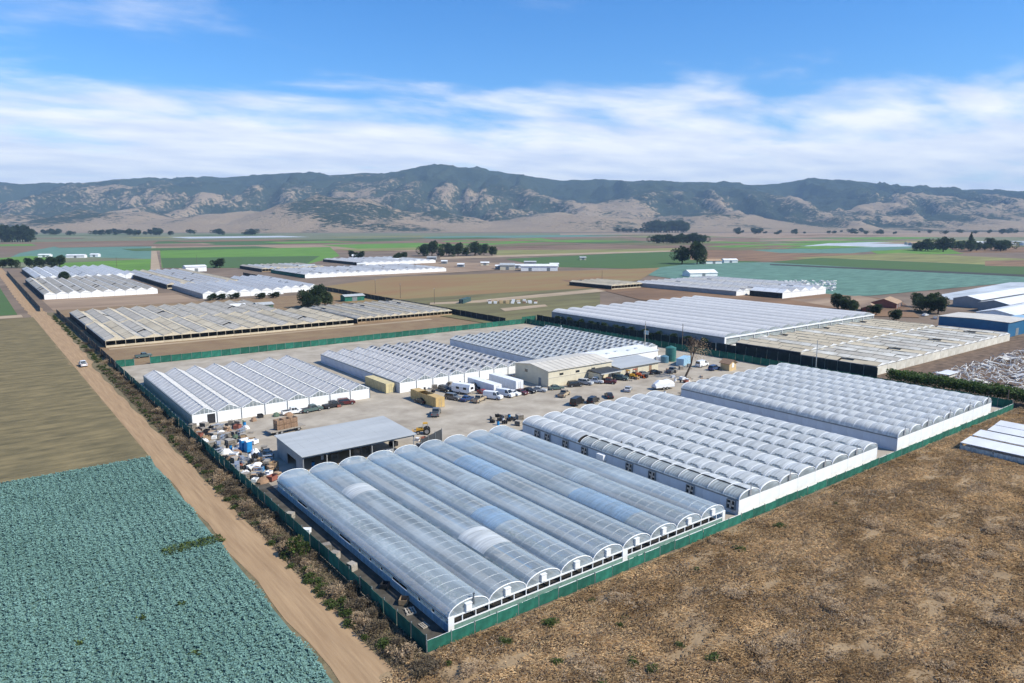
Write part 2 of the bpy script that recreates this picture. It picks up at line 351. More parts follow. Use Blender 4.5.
# ------------------------------------------------------------------ the setting: ground, fields, roads
struct('ground', MB().quad((-11000, -9000, 0), (16000, -9000, 0), (16000, 16000, 0), (-11000, 16000, 0)), 'soil')
lvl = [0.0]
def sheet(name, pts, mt, z=None):
    """a level sheet just above the ground; pts in metres"""
    lvl[0] += 0.004
    zz = lvl[0] + 0.004 if z is None else z
    return struct(name, MB().quad(*[(p[0], p[1], zz) for p in pts]), mt)
def rect(x0, x1, y0, y1): return [(x0, y0), (x1, y0), (x1, y1), (x0, y1)]
def pix(*p): return [G(*q) for q in p][::-1]
zf = [0.02]
def field(mt, *p, name='field'):
    zf[0] += 0.006
    return sheet(name, pix(*p), mt, zf[0])
# valley floor, far to near (outlines read off the photograph, laid on the level ground)
field('f_grey', (-60, 233), (1100, 233), (1100, 252), (-60, 246))
field('f_mauve', (-60, 243), (330, 240), (560, 236), (760, 238), (760, 250), (500, 252), (-60, 252))
field('f_tan', (560, 233.5), (1100, 232), (1100, 237), (560, 237))
field('f_dgreen', (160, 240.5), (330, 238), (430, 240), (250, 245), (150, 245))
field('f_grey', (180, 237), (420, 235), (480, 237), (300, 240), (180, 240))
field('f_teal', (420, 236.5), (620, 234.5), (640, 236), (430, 239))
field('f_olive', (480, 240.5), (620, 237.5), (640, 241), (500, 243.5))
field('f_tan', (130, 247), (360, 244), (560, 249), (480, 252), (330, 250), (130, 252))
field('f_teal', (20, 253), (55, 246.5), (152, 246.5), (151, 260), (0, 262))
field('f_grey', (-40, 260), (76, 257), (151, 259), (151, 264), (60, 268), (-40, 268))
field('f_green', (62, 263), (151, 259), (150, 271), (50, 271))
field('f_green', (0, 258), (30, 256), (62, 258), (40, 262), (-20, 263))
field('f_path', (151.5, 246.5), (155.5, 246.5), (161, 272), (150.5, 272), name='dirt_track')
field('f_green', (160, 250.5), (330, 247), (340, 256), (300, 266), (162, 268))
field('f_dgreen', (161, 258), (320, 256), (300, 268), (163, 268))
field('f_green', (320, 245), (440, 242.5), (470, 247), (370, 250))
field('f_green', (440, 241), (540, 238), (560, 241), (470, 246))
field('f_yolive', (480, 250.5), (680, 246.5), (690, 251), (500, 256))
field('f_mauve', (470, 246), (650, 242), (770, 242), (760, 247), (560, 250), (470, 250))
field('f_dgreen', (505, 259), (640, 252.5), (780, 250), (760, 262), (640, 269), (545, 267))
field('f_path', (440, 257), (680, 250.2), (680, 251.4), (440, 259.2), name='dirt_track')
field('f_brown', (690, 251), (800, 247), (870, 249), (850, 257), (780, 262), (690, 260))
field('f_green', (700, 246.5), (890, 240.5), (905, 243), (760, 249))
field('f_teal', (740, 249), (860, 242.5), (925, 247), (850, 253.5), (780, 253))
field('f_plastic', (800, 246.5), (838, 242.2), (945, 242), (930, 246), (860, 247.5))
field('f_green', (870, 251), (1000, 246), (960, 254), (880, 255))
field('f_brown', (940, 245), (1080, 241), (1100, 252), (960, 253))
field('f_yolive', (790, 258), (900, 253), (1090, 262), (1090, 270), (900, 264))
field('f_tan', (850, 259), (970, 264), (930, 266), (800, 260))
field('f_dgreen', (770, 262), (820, 258), (1090, 269), (1090, 281), (900, 271))
field('f_brown', (985, 261), (1090, 259), (1090, 268), (985, 266))
field('f_teal', (625, 272), (700, 262.5), (770, 262.5), (1090, 281), (1010, 283), (870, 296), (800, 297))
field('f_dark', (770, 264.0), (1090, 277.5), (1090, 280), (770, 265.3))
field('f_plastic', (940, 295), (1010, 282.5), (1090, 283), (1090, 310), (950, 300))
field('f_mead', (300, 290), (395, 277), (660, 268), (640, 280), (560, 296), (400, 312), (330, 300))
field('f_olive', (395, 300), (520, 292), (600, 288), (600, 310), (500, 326), (420, 313))
field('f_path', (430, 303), (470, 301.2), (620, 287), (640, 287), (640, 288.6), (480, 303), (430, 305), name='dirt_track')
field('f_brown', (560, 280), (800, 292), (900, 300), (920, 318), (860, 316), (640, 300))
field('f_tan', (790, 300), (860, 296), (900, 304), (860, 312))
field('f_tan', (330, 278), (430, 262), (520, 264), (500, 270), (400, 276))
def patch(px, py, wx, wy, mt):
    zf[0] += 0.006; cx_, cy_ = G(px, py); return sheet('field', rect(cx_ - wx / 2, cx_ + wx / 2, cy_ - wy / 2, cy_ + wy / 2), mt, zf[0])
rp = random.Random(21)
for i in range(46):
    px = rp.uniform(-20, 1040); py = rp.uniform(235, 249)
    sc_ = 9 / (py - 223); wx, wy = rp.uniform(200, 700) * sc_, rp.uniform(120, 420) * sc_
    patch(px, py, wx, wy, rp.choice(('f_green', 'f_dgreen', 'f_brown', 'f_tan', 'f_teal', 'f_yolive', 'f_mauve', 'f_green', 'f_plastic' if i % 9 == 0 else 'f_olive')))
sheet('field', rect(-140, 18.5, 419, 900), 'f_dgreen', 0.15)
sheet('dirt_track', rect(-140, 20, 405, 418), 'f_path', 0.16)
sheet('field', rect(34.2, 190, 246.4, 430), 'brown_grass', 0.02)
sheet('field', rect(34.2, 105, 431, 495), 'f_tan', 0.03)
sheet('field', rect(197, 330, 40, 152), 'dirt', 0.02)
sheet('path', rect(38, 170, 282.5, 285.5), 'f_path', 0.03)
sheet('yard', rect(34.2, 196, 59.4, 246), 'yard', 0.03)
sheet('path', rect(34.3, 37.9, 59.5, 119), 'dark_floor_and_shade', 0.037)  # dirt strip beside the barrel vaults, cast shade put into its dark colour
sheet('verge', rect(23.4, 26.5, 40, 404), 'verge_soil', 0.018)
sheet('alley', rect(196.3, 205, 90, 250), 'f_dgreen', 0.045)
sheet('path', rect(198.6, 200.6, 92, 248), 'f_path', 0.06)
sheet('verge', rect(27.8, 34.2, 40, 420), 'verge_soil', 0.02)
# farm road with two worn ruts
rb = MB()
xs = [24.2, 24.8, 25.3, 26.1, 26.5, 27.3, 27.8, 28.3]; zs = [0.05, 0.10, 0.05, 0.05, 0.10, 0.05, 0.05, 0.10]
def road_x(y): return 0.35 * math.sin(y * 0.021) - (y - 60) * 0.0035 * (y < 260) - 0.7 * (y >= 260)
rings = []
for i in range(160):
    y = 30 + i * 5.5
    wd = 1.0 + 0.12 * math.sin(i * 1.7)
    rings.append([(27.15 + (x - 26.2) * wd * (1.22 if y < 260 else 1.75) + road_x(y), y, z + random.uniform(-.015, .015)) for x, z in zip(xs, zs)])
rb.loft(rings, close=False); struct('dirt_road', rb, 'road', True)
# olive field: low furrows running across, as geometry
ys = np.arange(146.2, 404, 0.55); fx0, fx1 = -140.0, 24.6
V = np.zeros((len(ys), 2, 3)); V[:, 0, 0] = fx0; V[:, 1, 0] = fx1 - 0.003 * (ys - 146); V[:, :, 1] = ys[:, None]; V[:, :, 2] = (0.06 + 0.11 * (np.arange(len(ys)) % 2))[:, None]
b = np.arange(len(ys) - 1)[:, None] * 2
o = npmesh('ploughed_field', V.reshape(-1, 3), b + np.array([[0, 1, 3, 2]]), 'olive_field', 'structure')

# hills beyond the valley
def build_hills():
    nu, nv = 620, 250
    u = np.linspace(-9800, 9800, nu); v = np.concatenate([np.linspace(2900, 8600, 200), np.linspace(8680, 12500, 50)])
    U, Vv = np.meshgrid(u, v)
    rx = np.array([-400, 0, 40, 100, 160, 220, 300, 350, 400, 440, 480, 512, 560, 600, 650, 700, 760, 800, 860, 920, 980, 1024, 1400]); ry = np.array([184, 182, 187, 185, 182, 180, 174, 178, 176, 168, 171, 176, 182, 181, 184, 183, 187, 181, 184, 190, 194, 192, 190])
    crest_v = 7700.0
    Rz = np.interp(U, (rx - 512) / F * crest_v, 44 + (223 - ry) * crest_v / F)
    wx = U + 500 * (fbm(U / 1500, Vv / 1500, 3, 3) - .5); wv = Vv + 500 * (fbm(U / 1500, Vv / 1500, 3, 8) - .5)
    v0 = 3500 + 900 * (fbm(U / 1800 + 7, Vv * 0 + 3.3, 3, 5) - .5)
    t = np.clip((Vv - v0) / (crest_v - v0), 0, 1.6); tt = np.minimum(t, 1)
    base = 0.05 * tt + 0.95 * sstep(0.05, 1.02, tt) ** 1.15
    rg = ridged(wx / 620, wv / 1300, 6, 21, 0.6)
    er = (0.74 - rg) * 1.9
    h = Rz * (base - np.clip(er, -.05, .9) * np.clip(3.2 * tt * (1.04 - tt), 0, 1) * 0.80 * base ** 0.45)
    h += 50 * (ridged(U / 230, Vv / 300, 4, 40) - .6) * np.minimum(tt * 3, 1)
    Rz = Rz + 40 * (ridged(U / 420, Vv / 900, 4, 44) - .6)
    h = np.where(t > 1, Rz * (1 - 0.25 * (t - 1)) + 60 * (fbm(U / 500, Vv / 500, 4, 50) - .5) * np.minimum((t - 1) * 8, 1), h)
    for (X, Yp, D, rad) in ((345, 203, 4700, 520), (120, 213, 4500, 430), (235, 214, 4600, 450), (560, 212, 5000, 500), (30, 216, 4400, 350), (430, 214, 4800, 420), (690, 214, 5200, 600), (830, 216, 5600, 600), (960, 214, 5600, 650)):
        cu = (X - 512) / F * D; hh = 44 + (223 - Yp) * D / F
        g = np.exp(-((U - cu) ** 2 + ((Vv - D) * 0.8) ** 2) / (2 * (rad * .8) ** 2)) * (0.55 + 0.75 * ridged(wx / 480, wv / 700, 4, 60))
        h = np.maximum(h, hh * g * 1.1)
    h = np.maximum(h, 0) * sstep(0, 500, Vv - v0 + 250) + 0.0
    h = h - 0.4
    X = U * RT[0] + Vv * math.sin(AZ); Y = U * RT[1] + Vv * math.cos(AZ)
    P = np.stack([X, Y, h], -1).reshape(-1, 3)
    i, j = np.meshgrid(np.arange(nv - 1), np.arange(nu - 1), indexing='ij'); a = (i * nu + j).ravel()
    Fq = np.stack([a, a + 1, a + nu + 1, a + nu], 1)
    o = npmesh('hills', P, Fq, 'soil', 'structure', smooth=True)
    # brush grows in the gullies and on the higher slopes
    sc = np.clip(np.interp(tt, [0, .16, .28, .55, .72, 1], [.0, .15, .42, .56, .88, 1.15]) + 1.5 * (rg.mean() - rg) + 0.9 * (fbm(U / 420, Vv / 420, 5, 77, 0.65) - .5), -.2, 1.2)
    at = o.data.attributes.new('scrub', 'FLOAT', 'POINT'); at.data.foreach_set('value', sc.ravel().astype(np.float32))
    m = bpy.data.materials.new('hillside'); m.use_nodes = True; T = m.node_tree; b = T.nodes['Principled BSDF']; b.inputs['Roughness'].default_value = 1; b.inputs['Specular IOR Level'].default_value = 0.05
    an = T.nodes.new('ShaderNodeAttribute'); an.attribute_name = 'scrub'
    tcn = T.nodes.new('ShaderNodeTexCoord')
    n1 = T.nodes.new('ShaderNodeTexNoise'); n1.inputs['Scale'].default_value = 0.03; n1.inputs['Detail'].default_value = 7; n1.inputs['Roughness'].default_value = 0.7; L(T, tcn.outputs['Object'], n1.inputs['Vector'])
    s1 = math_node(T, 'MULTIPLY_ADD', n1.outputs[0], 2.0); T.nodes[-1].inputs[2].default_value = -1.0
    s2 = math_node(T, 'ADD', s1, an.outputs['Fac'])
    rm = T.nodes.new('ShaderNodeMapRange'); rm.interpolation_type = 'SMOOTHSTEP'; L(T, s2, rm.inputs[0]); rm.inputs[1].default_value = 0.30; rm.inputs[2].default_value = 0.52
    g1 = T.nodes.new('ShaderNodeMix'); g1.data_type = 'RGBA'; n2 = T.nodes.new('ShaderNodeTexNoise'); n2.inputs['Scale'].default_value = 0.0025; n2.inputs['Detail'].default_value = 6; L(T, tcn.outputs['Object'], n2.inputs['Vector'])
    L(T, n2.outputs[0], g1.inputs[0]); g1.inputs[6].default_value = (0.37, 0.28, 0.185, 1); g1.inputs[7].default_value = (0.25, 0.185, 0.125, 1)
    g2 = T.nodes.new('ShaderNodeMix'); g2.data_type = 'RGBA'; L(T, n2.outputs[0], g2.inputs[0]); g2.inputs[6].default_value = (0.022, 0.036, 0.022, 1); g2.inputs[7].default_value = (0.045, 0.055, 0.034, 1)
    mxx = T.nodes.new('ShaderNodeMix'); mxx.data_type = 'RGBA'; L(T, rm.outputs[0], mxx.inputs[0]); L(T, g1.outputs[2], mxx.inputs[6]); L(T, g2.outputs[2], mxx.inputs[7]); L(T, mxx.outputs[2], b.inputs['Base Color'])
    bn = T.nodes.new('ShaderNodeBump'); bn.inputs['Strength'].default_value = 0.7; bn.inputs['Distance'].default_value = 25; L(T, n1.outputs[0], bn.inputs['Height']); L(T, bn.outputs[0], b.inputs['Normal'])
    o.data.materials[0] = m
build_hills()

# ------------------------------------------------------------------ fences
def fence(label, p0, p1, h, sp, mt, post='fence_post', rail=None, skip=()):
    a, b = Vector((*p0, 0)), Vector((*p1, 0)); Ln = (b - a).length; n = max(1, round(Ln / sp)); sp = Ln / n
    t = thing('fence', label, 'fence', a, math.atan2(b.y - a.y, b.x - a.x))
    pm = MB(); k = 5; pts = [(0.06 + (sp - 0.12) * i / k, 0.03 * math.sin(i * 2.1), 0) for i in range(k + 1)]
    pm.loft([[(x, y, 0.05), (x, y + 0.03, 0.05), (x, y + 0.03, h - 0.02 * math.sin(x)), (x, y, h - 0.02 * math.sin(x))] for x, y, _ in pts])
    me = pm.mesh('panel', mt); po = MB().tube((0, 0, 0), (0, 0, h + 0.12), 0.06, n=6).mesh('post', post)
    for i in range(n + 1):
        link('post', po, t, (i * sp, 0.05 if abs(b.x - a.x) > 1 or b.y < a.y else -0.06, 0))
        if i < n and i not in skip:
            q = link('panel', me, t, (i * sp, random.uniform(-.05, .05), random.uniform(-.08, .04))); q.rotation_euler = (random.uniform(-.03, .03), 0, 0)
    if rail: MB().box(0, Ln, 0.08, 0.13, h - 0.10, h - 0.03).build('rail', rail, t)
    return t
fence('green mesh fence running past the white greenhouse gables beside the dry weed field', (34.2, 59.2), (196.2, 59.2), 1.4, 3.0, 'fence_green', rail='white_trim')
fence('dark green mesh fence along the dirt road beside the clear tunnel greenhouse and junk', (34.2, 59.4), (34.2, 246), 1.9, 3.1, 'fence_green')
fence('green mesh fence behind the grey peaked greenhouses, facing a brown grass strip', (44, 246.2), (196.2, 246.2), 2.2, 3.1, 'fence_green')
fence('short green fence stub by the gateway next to the parked dark truck', (34.4, 246.2), (39.5, 246.2), 2.2, 2.6, 'fence_green')
fence('dark green fence along the narrow alley beside the small tan hut', (196.2, 246), (196.2, 59.4), 2.2, 3.1, 'fence_green')
fence('dark fence along the dirt road beside the beige lath houses', (34.2, 246.4), (34.2, 414), 2.2, 4.0, 'fence_black')
fence('black fence by the track crossing, beside the white-fronted lath house', (28.6, 428), (30.2, 770), 2.6, 6.0, 'fence_black')
fence('long black shade-cloth fence between the lath houses and the brown meadow', (187.5, 250), (187.5, 620), 2.8, 4.5, 'fence_black')
fence('black shade-cloth fence under the grey side wall of the large ridged greenhouse', (205.4, 250), (205.4, 152), 2.8, 4.0, 'fence_black')
fence('black screened fence along the chalky white glasshouse', (205.4, 151.6), (205.4, 96), 3.0, 4.0, 'fence_black')
fence('green fence at the head of the chalky glasshouse by the leaning tree', (197, 250.3), (205, 250.3), 2.4, 2.6, 'fence_green')

# ------------------------------------------------------------------ greenhouses
def arch(t, w, rise): a = math.pi * t; return (w / 2 * (1 - math.cos(a)), rise * math.sin(a) ** 0.9 if 0 < t < 1 else 0.0)
def peak(t, w, rise): return (w * t, rise * (1 - abs(2 * t - 1)))
def bay_mesh(w, Ln, eave, rise, prof, nt_, ny, pillow=0.0, sp=3.0, keep=None, jit=0.01, ridge_rows=0.0):
    ts = np.linspace(0, 1, nt_ + 1); yv = np.linspace(0, Ln, ny + 1)
    mb = MB()
    for y in yv:
        pl = pillow * abs(math.sin(math.pi * y / sp)) ** 0.7 if pillow else 0
        rr = ridge_rows * abs(((y / sp) % 1) - 0.5) * 2 if ridge_rows else 0
        for t in ts:
            dx, dz = prof(t, w, rise); f = math.sin(math.pi * t)
            mb.v.append((dx, y, eave + dz + pl * f + rr + random.uniform(-jit, jit)))
    n = nt_ + 1
    for i in range(ny):
        for j in range(nt_):
            if keep and not keep((ts[j] + ts[j + 1]) / 2, (yv[i] + yv[i + 1]) / 2): continue
            a = i * n + j; mb.f.append((a, a + 1, a + n + 1, a + n))
    used = sorted({q for f in mb.f for q in f}); ix = {q: k for k, q in enumerate(used)}; mb.v = [mb.v[q] for q in used]; mb.f = [tuple(ix[q] for q in f) for f in mb.f]
    return mb
def gable(w, eave, rise, prof, nt_=12):
    return MB().quad(*[(prof(i / nt_, w, rise)[0], 0, eave + prof(i / nt_, w, rise)[1]) for i in range(nt_ + 1)])
def hoops(w, Ln, eave, rise, prof, step, r, nt_=10, post=False):
    mb = MB()
    for k in range(int(round(Ln / step)) + 1):
        y = min(k * step, Ln)
        mb.path([(prof(i / nt_, w, rise)[0], y, eave + prof(i / nt_, w, rise)[1] - r * 0.5) for i in range(nt_ + 1)], r, 4)
    return mb

def greenhouse_clear():
    """foreground: nine barrel bays of clear film"""
    x0, x1, y0, y1, n, ev, rs = 37.9, 86.2, 60.9, 113.6, 9, 1.8, 1.42
    w = (x1 - x0) / n; Ln = y1 - y0
    t = thing('tunnel_greenhouse', 'clear plastic greenhouse of nine barrel vaults beside the dirt road', 'greenhouse', (x0, y0))
    MB().box(0.1, x1 - x0 - 0.1, 0.1, Ln - 0.1, 0.045, 0.06).build('floor', 'dark_floor_and_shade', t)
    bm = [bay_mesh(w, Ln, ev, rs, arch, 18, 62, 0.035, 1.84, jit=0.010).mesh('roof_bay', 'film_clear', True) for _ in range(3)]
    hp = MB().path([(.05 + arch(i / 12, w - .1, rs - .05)[0], 0, ev + arch(i / 12, w - .1, rs - .05)[1]) for i in range(13)], .03, 4).mesh('hoop', 'galv')
    gb = gable(w, ev, rs, arch).mesh('gable', 'film_gable')
    ga = MB().path([(arch(i / 14, w, rs)[0], -0.02, ev + arch(i / 14, w, rs)[1]) for i in range(15)], 0.07, 5).mesh('gable_arch', 'white_trim')
    gut = MB().box(-0.16, 0.16, 0.02, Ln - 0.02, ev - 0.08, ev + 0.03).mesh('gutter', 'gutter')
    vb = MB().box(-0.38, 0.38, -0.30, 0.12, 0, .85).box(-0.42, 0.42, -0.36, 0.14, .85, .91).mesh('gable_vent', 'white_trim')
    pp = MB().tube((0, 0, 0), (0, 0, 1.25), 0.07, n=6).tube((0, 0, 1.25), (0, 0, 1.35), 0.13, n=6).mesh('vent_pipe', 'gutter')
    pst = MB().box(-0.05, 0.05, -0.05, 0.05, 0.03, ev - 0.09).mesh('post', 'white_trim')
    bn = MB().box(-0.75, 0.75, 1.5, Ln - 1.5, 0.75, 0.82)
    for yy in np.arange(2, Ln - 2, 3.5): bn.box(-0.7, -0.6, yy, yy + .1, 0.06, 0.75).box(0.6, 0.7, yy, yy + .1, 0.06, 0.75)
    bn = bn.mesh('bench', 'wood_grey')
    pl = []
    for k in range(2):
        yy = RNG.uniform(1.6, Ln - 1.6, 900); P = np.stack([RNG.uniform(-.65, .65, 900), yy, np.full(900, .82)], 1)
        V, Fq = cards(P, 0.38, 0.3); m_ = npmesh('plants', V, Fq, 'green_leaf').data
        bpy.data.objects.remove([o for o in bpy.data.objects if o.data == m_][0]); pl.append(m_)
    tp = MB().box(-0.55, 0.55, 6, Ln - 14, 0.10, 0.16).mesh('ground_cloth', 'blue_plastic')
    for i in range(n):
        r = link('roof_bay', bm[i % 3], t, (i * w, 0, 0))
        for k in range(int(Ln / 1.84)): link('hoop', hp, r, (0, 1.84 * (k + .5), 0))
        g_ = link('gable', gb, t, (i * w, 0, 0)); link('gable_arch', ga, g_)
        link('gable_vent', vb, g_, (w / 2 - 0.15, 0, ev + 0.15))
        if i in (0, 2, 4, 7): link('vent_pipe', pp, t, (w / 2 + 0.55, -0.15, ev + 0.6))
        g2 = link('gable', gb, t, (i * w, Ln, 0)); link('gable_arch', ga, g2)
        for q in (0.27, 0.73):
            b_ = link('bench', bn, t, (i * w + w * q, 0, 0))
            if (i * 2 + int(q > .5)) % 3 == 1: link('plants', pl[i % 2], b_)['kind'] = 'stuff'
        if i in (3, 4, 5): link('ground_cloth', tp, t, (i * w + 0.6, 0, 0))
        for q in range(3 if i < n - 1 else 4): link('post', pst, t, (i * w + q * w / 3, 0, 0))
    for i, a, b, mt in ((8, 44, 49, 'film_white'), (7, 20, 24, 'film_gable'), (2, 9, 15, 'film_white'), (5, 30, 41, 'film_blue'), (6, 5, 17, 'film_blue'), (3, 14, 20, 'film_blue'), (4, 26, 33, 'film_gable'), (1, 36, 40, 'film_white')):
        q = bay_mesh(w, b - a, ev + .045, rs + .01, arch, 16, 2 * (b - a), .02, 1.84, lambda tt, y: .1 < tt < .9, .008).build('repair_sheet', mt, t, True, (i * w, a, 0))
    for i in range(n + 1): link('gutter', gut, t, (i * w, 0, 0))
    MB().box(-0.10, x1 - x0 + 0.1, -0.14, -0.06, ev - 0.08, ev + 0.10).build('front_beam', 'white_trim', t)
    MB().box(-0.10, x1 - x0 + 0.1, -0.14, -0.06, .86, .99).build('front_rail', 'white_trim', t)
    for i in range(n):
        MB().box(i * w + .03, i * w + w - .03, -0.10, -0.05, 0.05, .85).build('front_panel', 'netting', t)
    for xx, ww in ((-0.12, 0.75), (5 * w - .1, 0.9), (n * w - 0.5, .62)): MB().box(xx, xx + ww, -0.17, -0.03, 0.05, ev + 0.12).build('front_board', 'white_wall', t)
    # side walls: film skirt, dark roll-up slot with pale inserts, film curtain
    for sx, nm in ((-0.06, 'w'), (x1 - x0 + 0.02, 'e')):
        for k in range(17):
            a, b = k * Ln / 17 + .02, (k + 1) * Ln / 17 - .02
            MB().box(sx, sx + .04, a, b, 0.06, .98).build('skirt_panel', 'film_side', t)
            if k % 5 != 3: MB().box(sx - .01, sx + .05, a + .25, b - .25, 1.10, 1.50).build('side_window', 'film_vent', t)
        MB().box(sx - .03, sx + .07, 0, Ln, 1.0, 1.07).box(sx - .03, sx + .07, 0, Ln, 1.54, 1.71).build('side_rail', 'blue_wall', t)
    MB().box(0, x1 - x0, Ln + .02, Ln + .06, 0.06, ev).build('back_wall', 'film_side', t)
greenhouse_clear()

def greenhouse_scallop(name, label, x0, x1, y0, y1, n, ev, rs, sp, vent_to, side_mt, fans=(), vents=True, film_='film_white', pillow=0.13, fan_z=1.5):
    """barrel bays of white film puffed up between the hoops, some left slopes open"""
    w = (x1 - x0) / n; Ln = y1 - y0; seg = round(Ln / sp); sp = Ln / seg
    t = thing(name, label, 'greenhouse', (x0, y0))
    MB().box(0.2, x1 - x0 - 0.2, 0.2, Ln - 0.2, 0.05, 0.065).build('floor', 'dark_floor_and_shade', t)
    def keep(tt, y):
        k = (y / sp) % 1
        return not (y < vent_to and ((k - .5) / .38) ** 2 + ((tt - .15) / .085) ** 2 < 1)
    bm = [bay_mesh(w, Ln, ev, rs, arch, 22, seg * 8, pillow, sp, keep if vents else None, 0.012).mesh('roof_bay', film_, True) for _ in range(2)]
    bm0 = bay_mesh(w, Ln, ev, rs, arch, 22, seg * 8, pillow, sp, (lambda tt, y: not (.04 < tt < .44 and y < vent_to + 6 and .06 < (y / sp) % 1 < .94)) if vents else None, .012).mesh('roof_bay', film_, True)
    hp = MB().loft([[(p[0], 0, ev + p[1] - .02), (p[0], .12, ev + p[1] - .02), (p[0], .12, ev + p[1] + .05), (p[0], 0, ev + p[1] + .05)] for p in [arch(i / 12, w, rs) for i in range(13)]]).mesh('hoop', 'white_trim')
    vc = bay_mesh(w, sp * .96, ev - .06, rs - .06, arch, 22, 2, 0, sp, lambda tt, y: 0.03 < tt < 0.46, 0.0).mesh('vent_film', 'film_vent')
    gb = gable(w, ev, rs, arch).mesh('gable', 'film_gable'); ga = MB().path([(arch(i / 14, w, rs)[0], -0.02, ev + arch(i / 14, w, rs)[1]) for i in range(15)], 0.08, 5).mesh('gable_arch', 'white_trim')
    gv = MB().box(-.28, .28, -.22, .05, 0, .9).tube((.05, -.15, .5), (.05, -.15, 1.75), .07, n=5).mesh('gable_vent', 'galv')
    gut = MB().box(-0.15, 0.15, 0.02, Ln - 0.02, ev - 0.12, ev - 0.01).mesh('gutter', 'gutter')
    wp = MB().box(0.015, w - 0.015, -0.05, 0.0, 0.04, ev - .02).mesh('wall_panel', 'white_wall')
    for i in range(n):
        r = link('roof_bay', bm[i % 2] if i else bm0, t, (i * w, 0, 0))
        for k in range(seg + 1): link('hoop', hp, r, (0, min(max(k * sp - .09, 0), Ln - .18), 0))
        if vents:
            for k in range(int((vent_to + (6 if i == 0 else 0)) / sp)): link('vent_film', vc, r, (0, k * sp + sp * .02, 0))
        for yy in (0, Ln): g_ = link('gable', gb, t, (i * w, yy, 0)); link('gable_arch', ga, g_)
        if i % 2 == 0: link('gable_vent', gv, t, (i * w + w / 2, 0, ev + .3))
        link('wall_panel', wp, t, (i * w, 0, 0)); link('wall_panel', wp, t, (i * w, Ln + .05, 0))
    for i in range(n + 1): link('gutter', gut, t, (i * w, 0, 0))
    k = 16; sl = Ln / k; sw = MB().box(0, .06, 0.015, sl - .015, 0.04, ev - .02).mesh('side_panel', side_mt)
    for i in range(k): link('side_panel', sw, t, (-.06, i * sl, 0)); link('side_panel', sw, t, (x1 - x0, i * sl, 0))
    MB().box(-.13, .06, 0, Ln, ev - .02, ev + .10).build('eave_trim', 'gutter', t); MB().box(x1 - x0, x1 - x0 + .12, 0, Ln, ev - .02, ev + .08).build('eave_trim', 'gutter', t)
    MB().box(-.10, 0.35, -.09, -.051, .04, ev).build('corner_board', 'white_wall', t)
    if fans:
        for fy in fans:
            f_ = MB().box(-.42, -.061, -.75, -.65, -.75, .75).box(-.42, -.061, .65, .75, -.75, .75).box(-.42, -.061, -.65, .65, .65, .75).box(-.42, -.061, -.65, .65, -.75, -.65).build('exhaust_fan', 'gutter', t, loc=(0, fy, fan_z))
            MB().box(-.12, -.07, -.65, .65, -.65, .65).build('fan_back', 'dark', f_)
            bl = MB(); [bl.cbox(-.3, math.cos(a) * .3, math.sin(a) * .3, .05, .55 * abs(math.cos(a)) + .14, .55 * abs(math.sin(a)) + .14) for a in (0.3, 1.87, 3.44, 5.0)]; bl.tube((-.35, 0, 0), (-.2, 0, 0), .12, n=8); bl.build('fan_blades', 'galv', f_)
    return t
fy = [G(x, y, 2.0)[1] - 61.0 for x, y in ((532, 434), (549, 440), (567, 446), (586, 453), (631, 469), (654, 477), (692, 491), (733, 506))]
def fan_y(px):   # position along the side wall (x = 90.2) from the photo column
    best = min(np.arange(61, 109, .1), key=lambda Y: abs(CX + F * ((90.2 * RT[0] + Y * RT[1]) / (90.2 * FW[0] + Y * FW[1] - (2.0 - CH) * -FW[2])) - px)); return float(best) - 61.0
fans = [fan_y(p) for p in (532, 549, 567, 586, 631, 654, 692, 733)]
g2 = greenhouse_scallop('scalloped_greenhouse', 'white film greenhouse with a row of exhaust fans on its pale blue side wall', 90.0, 133.0, 61.0, 114.0, 8, 2.45, 1.2, 3.0, 30.0, 'blue_wall', fans)
bx = MB().box(-.9, -.065, -.9, .9, .3, 1.3).build('cooler_box', 'white_wall', g2, loc=(0, fan_y(604), .9))
greenhouse_scallop('scalloped_greenhouse', 'large white film greenhouse with puffed roof segments beside the hedge', 141.0, 187.5, 61.0, 114.0, 9, 2.7, 1.35, 3.0, 0.0, 'blue_wall', vents=False, pillow=0.20)

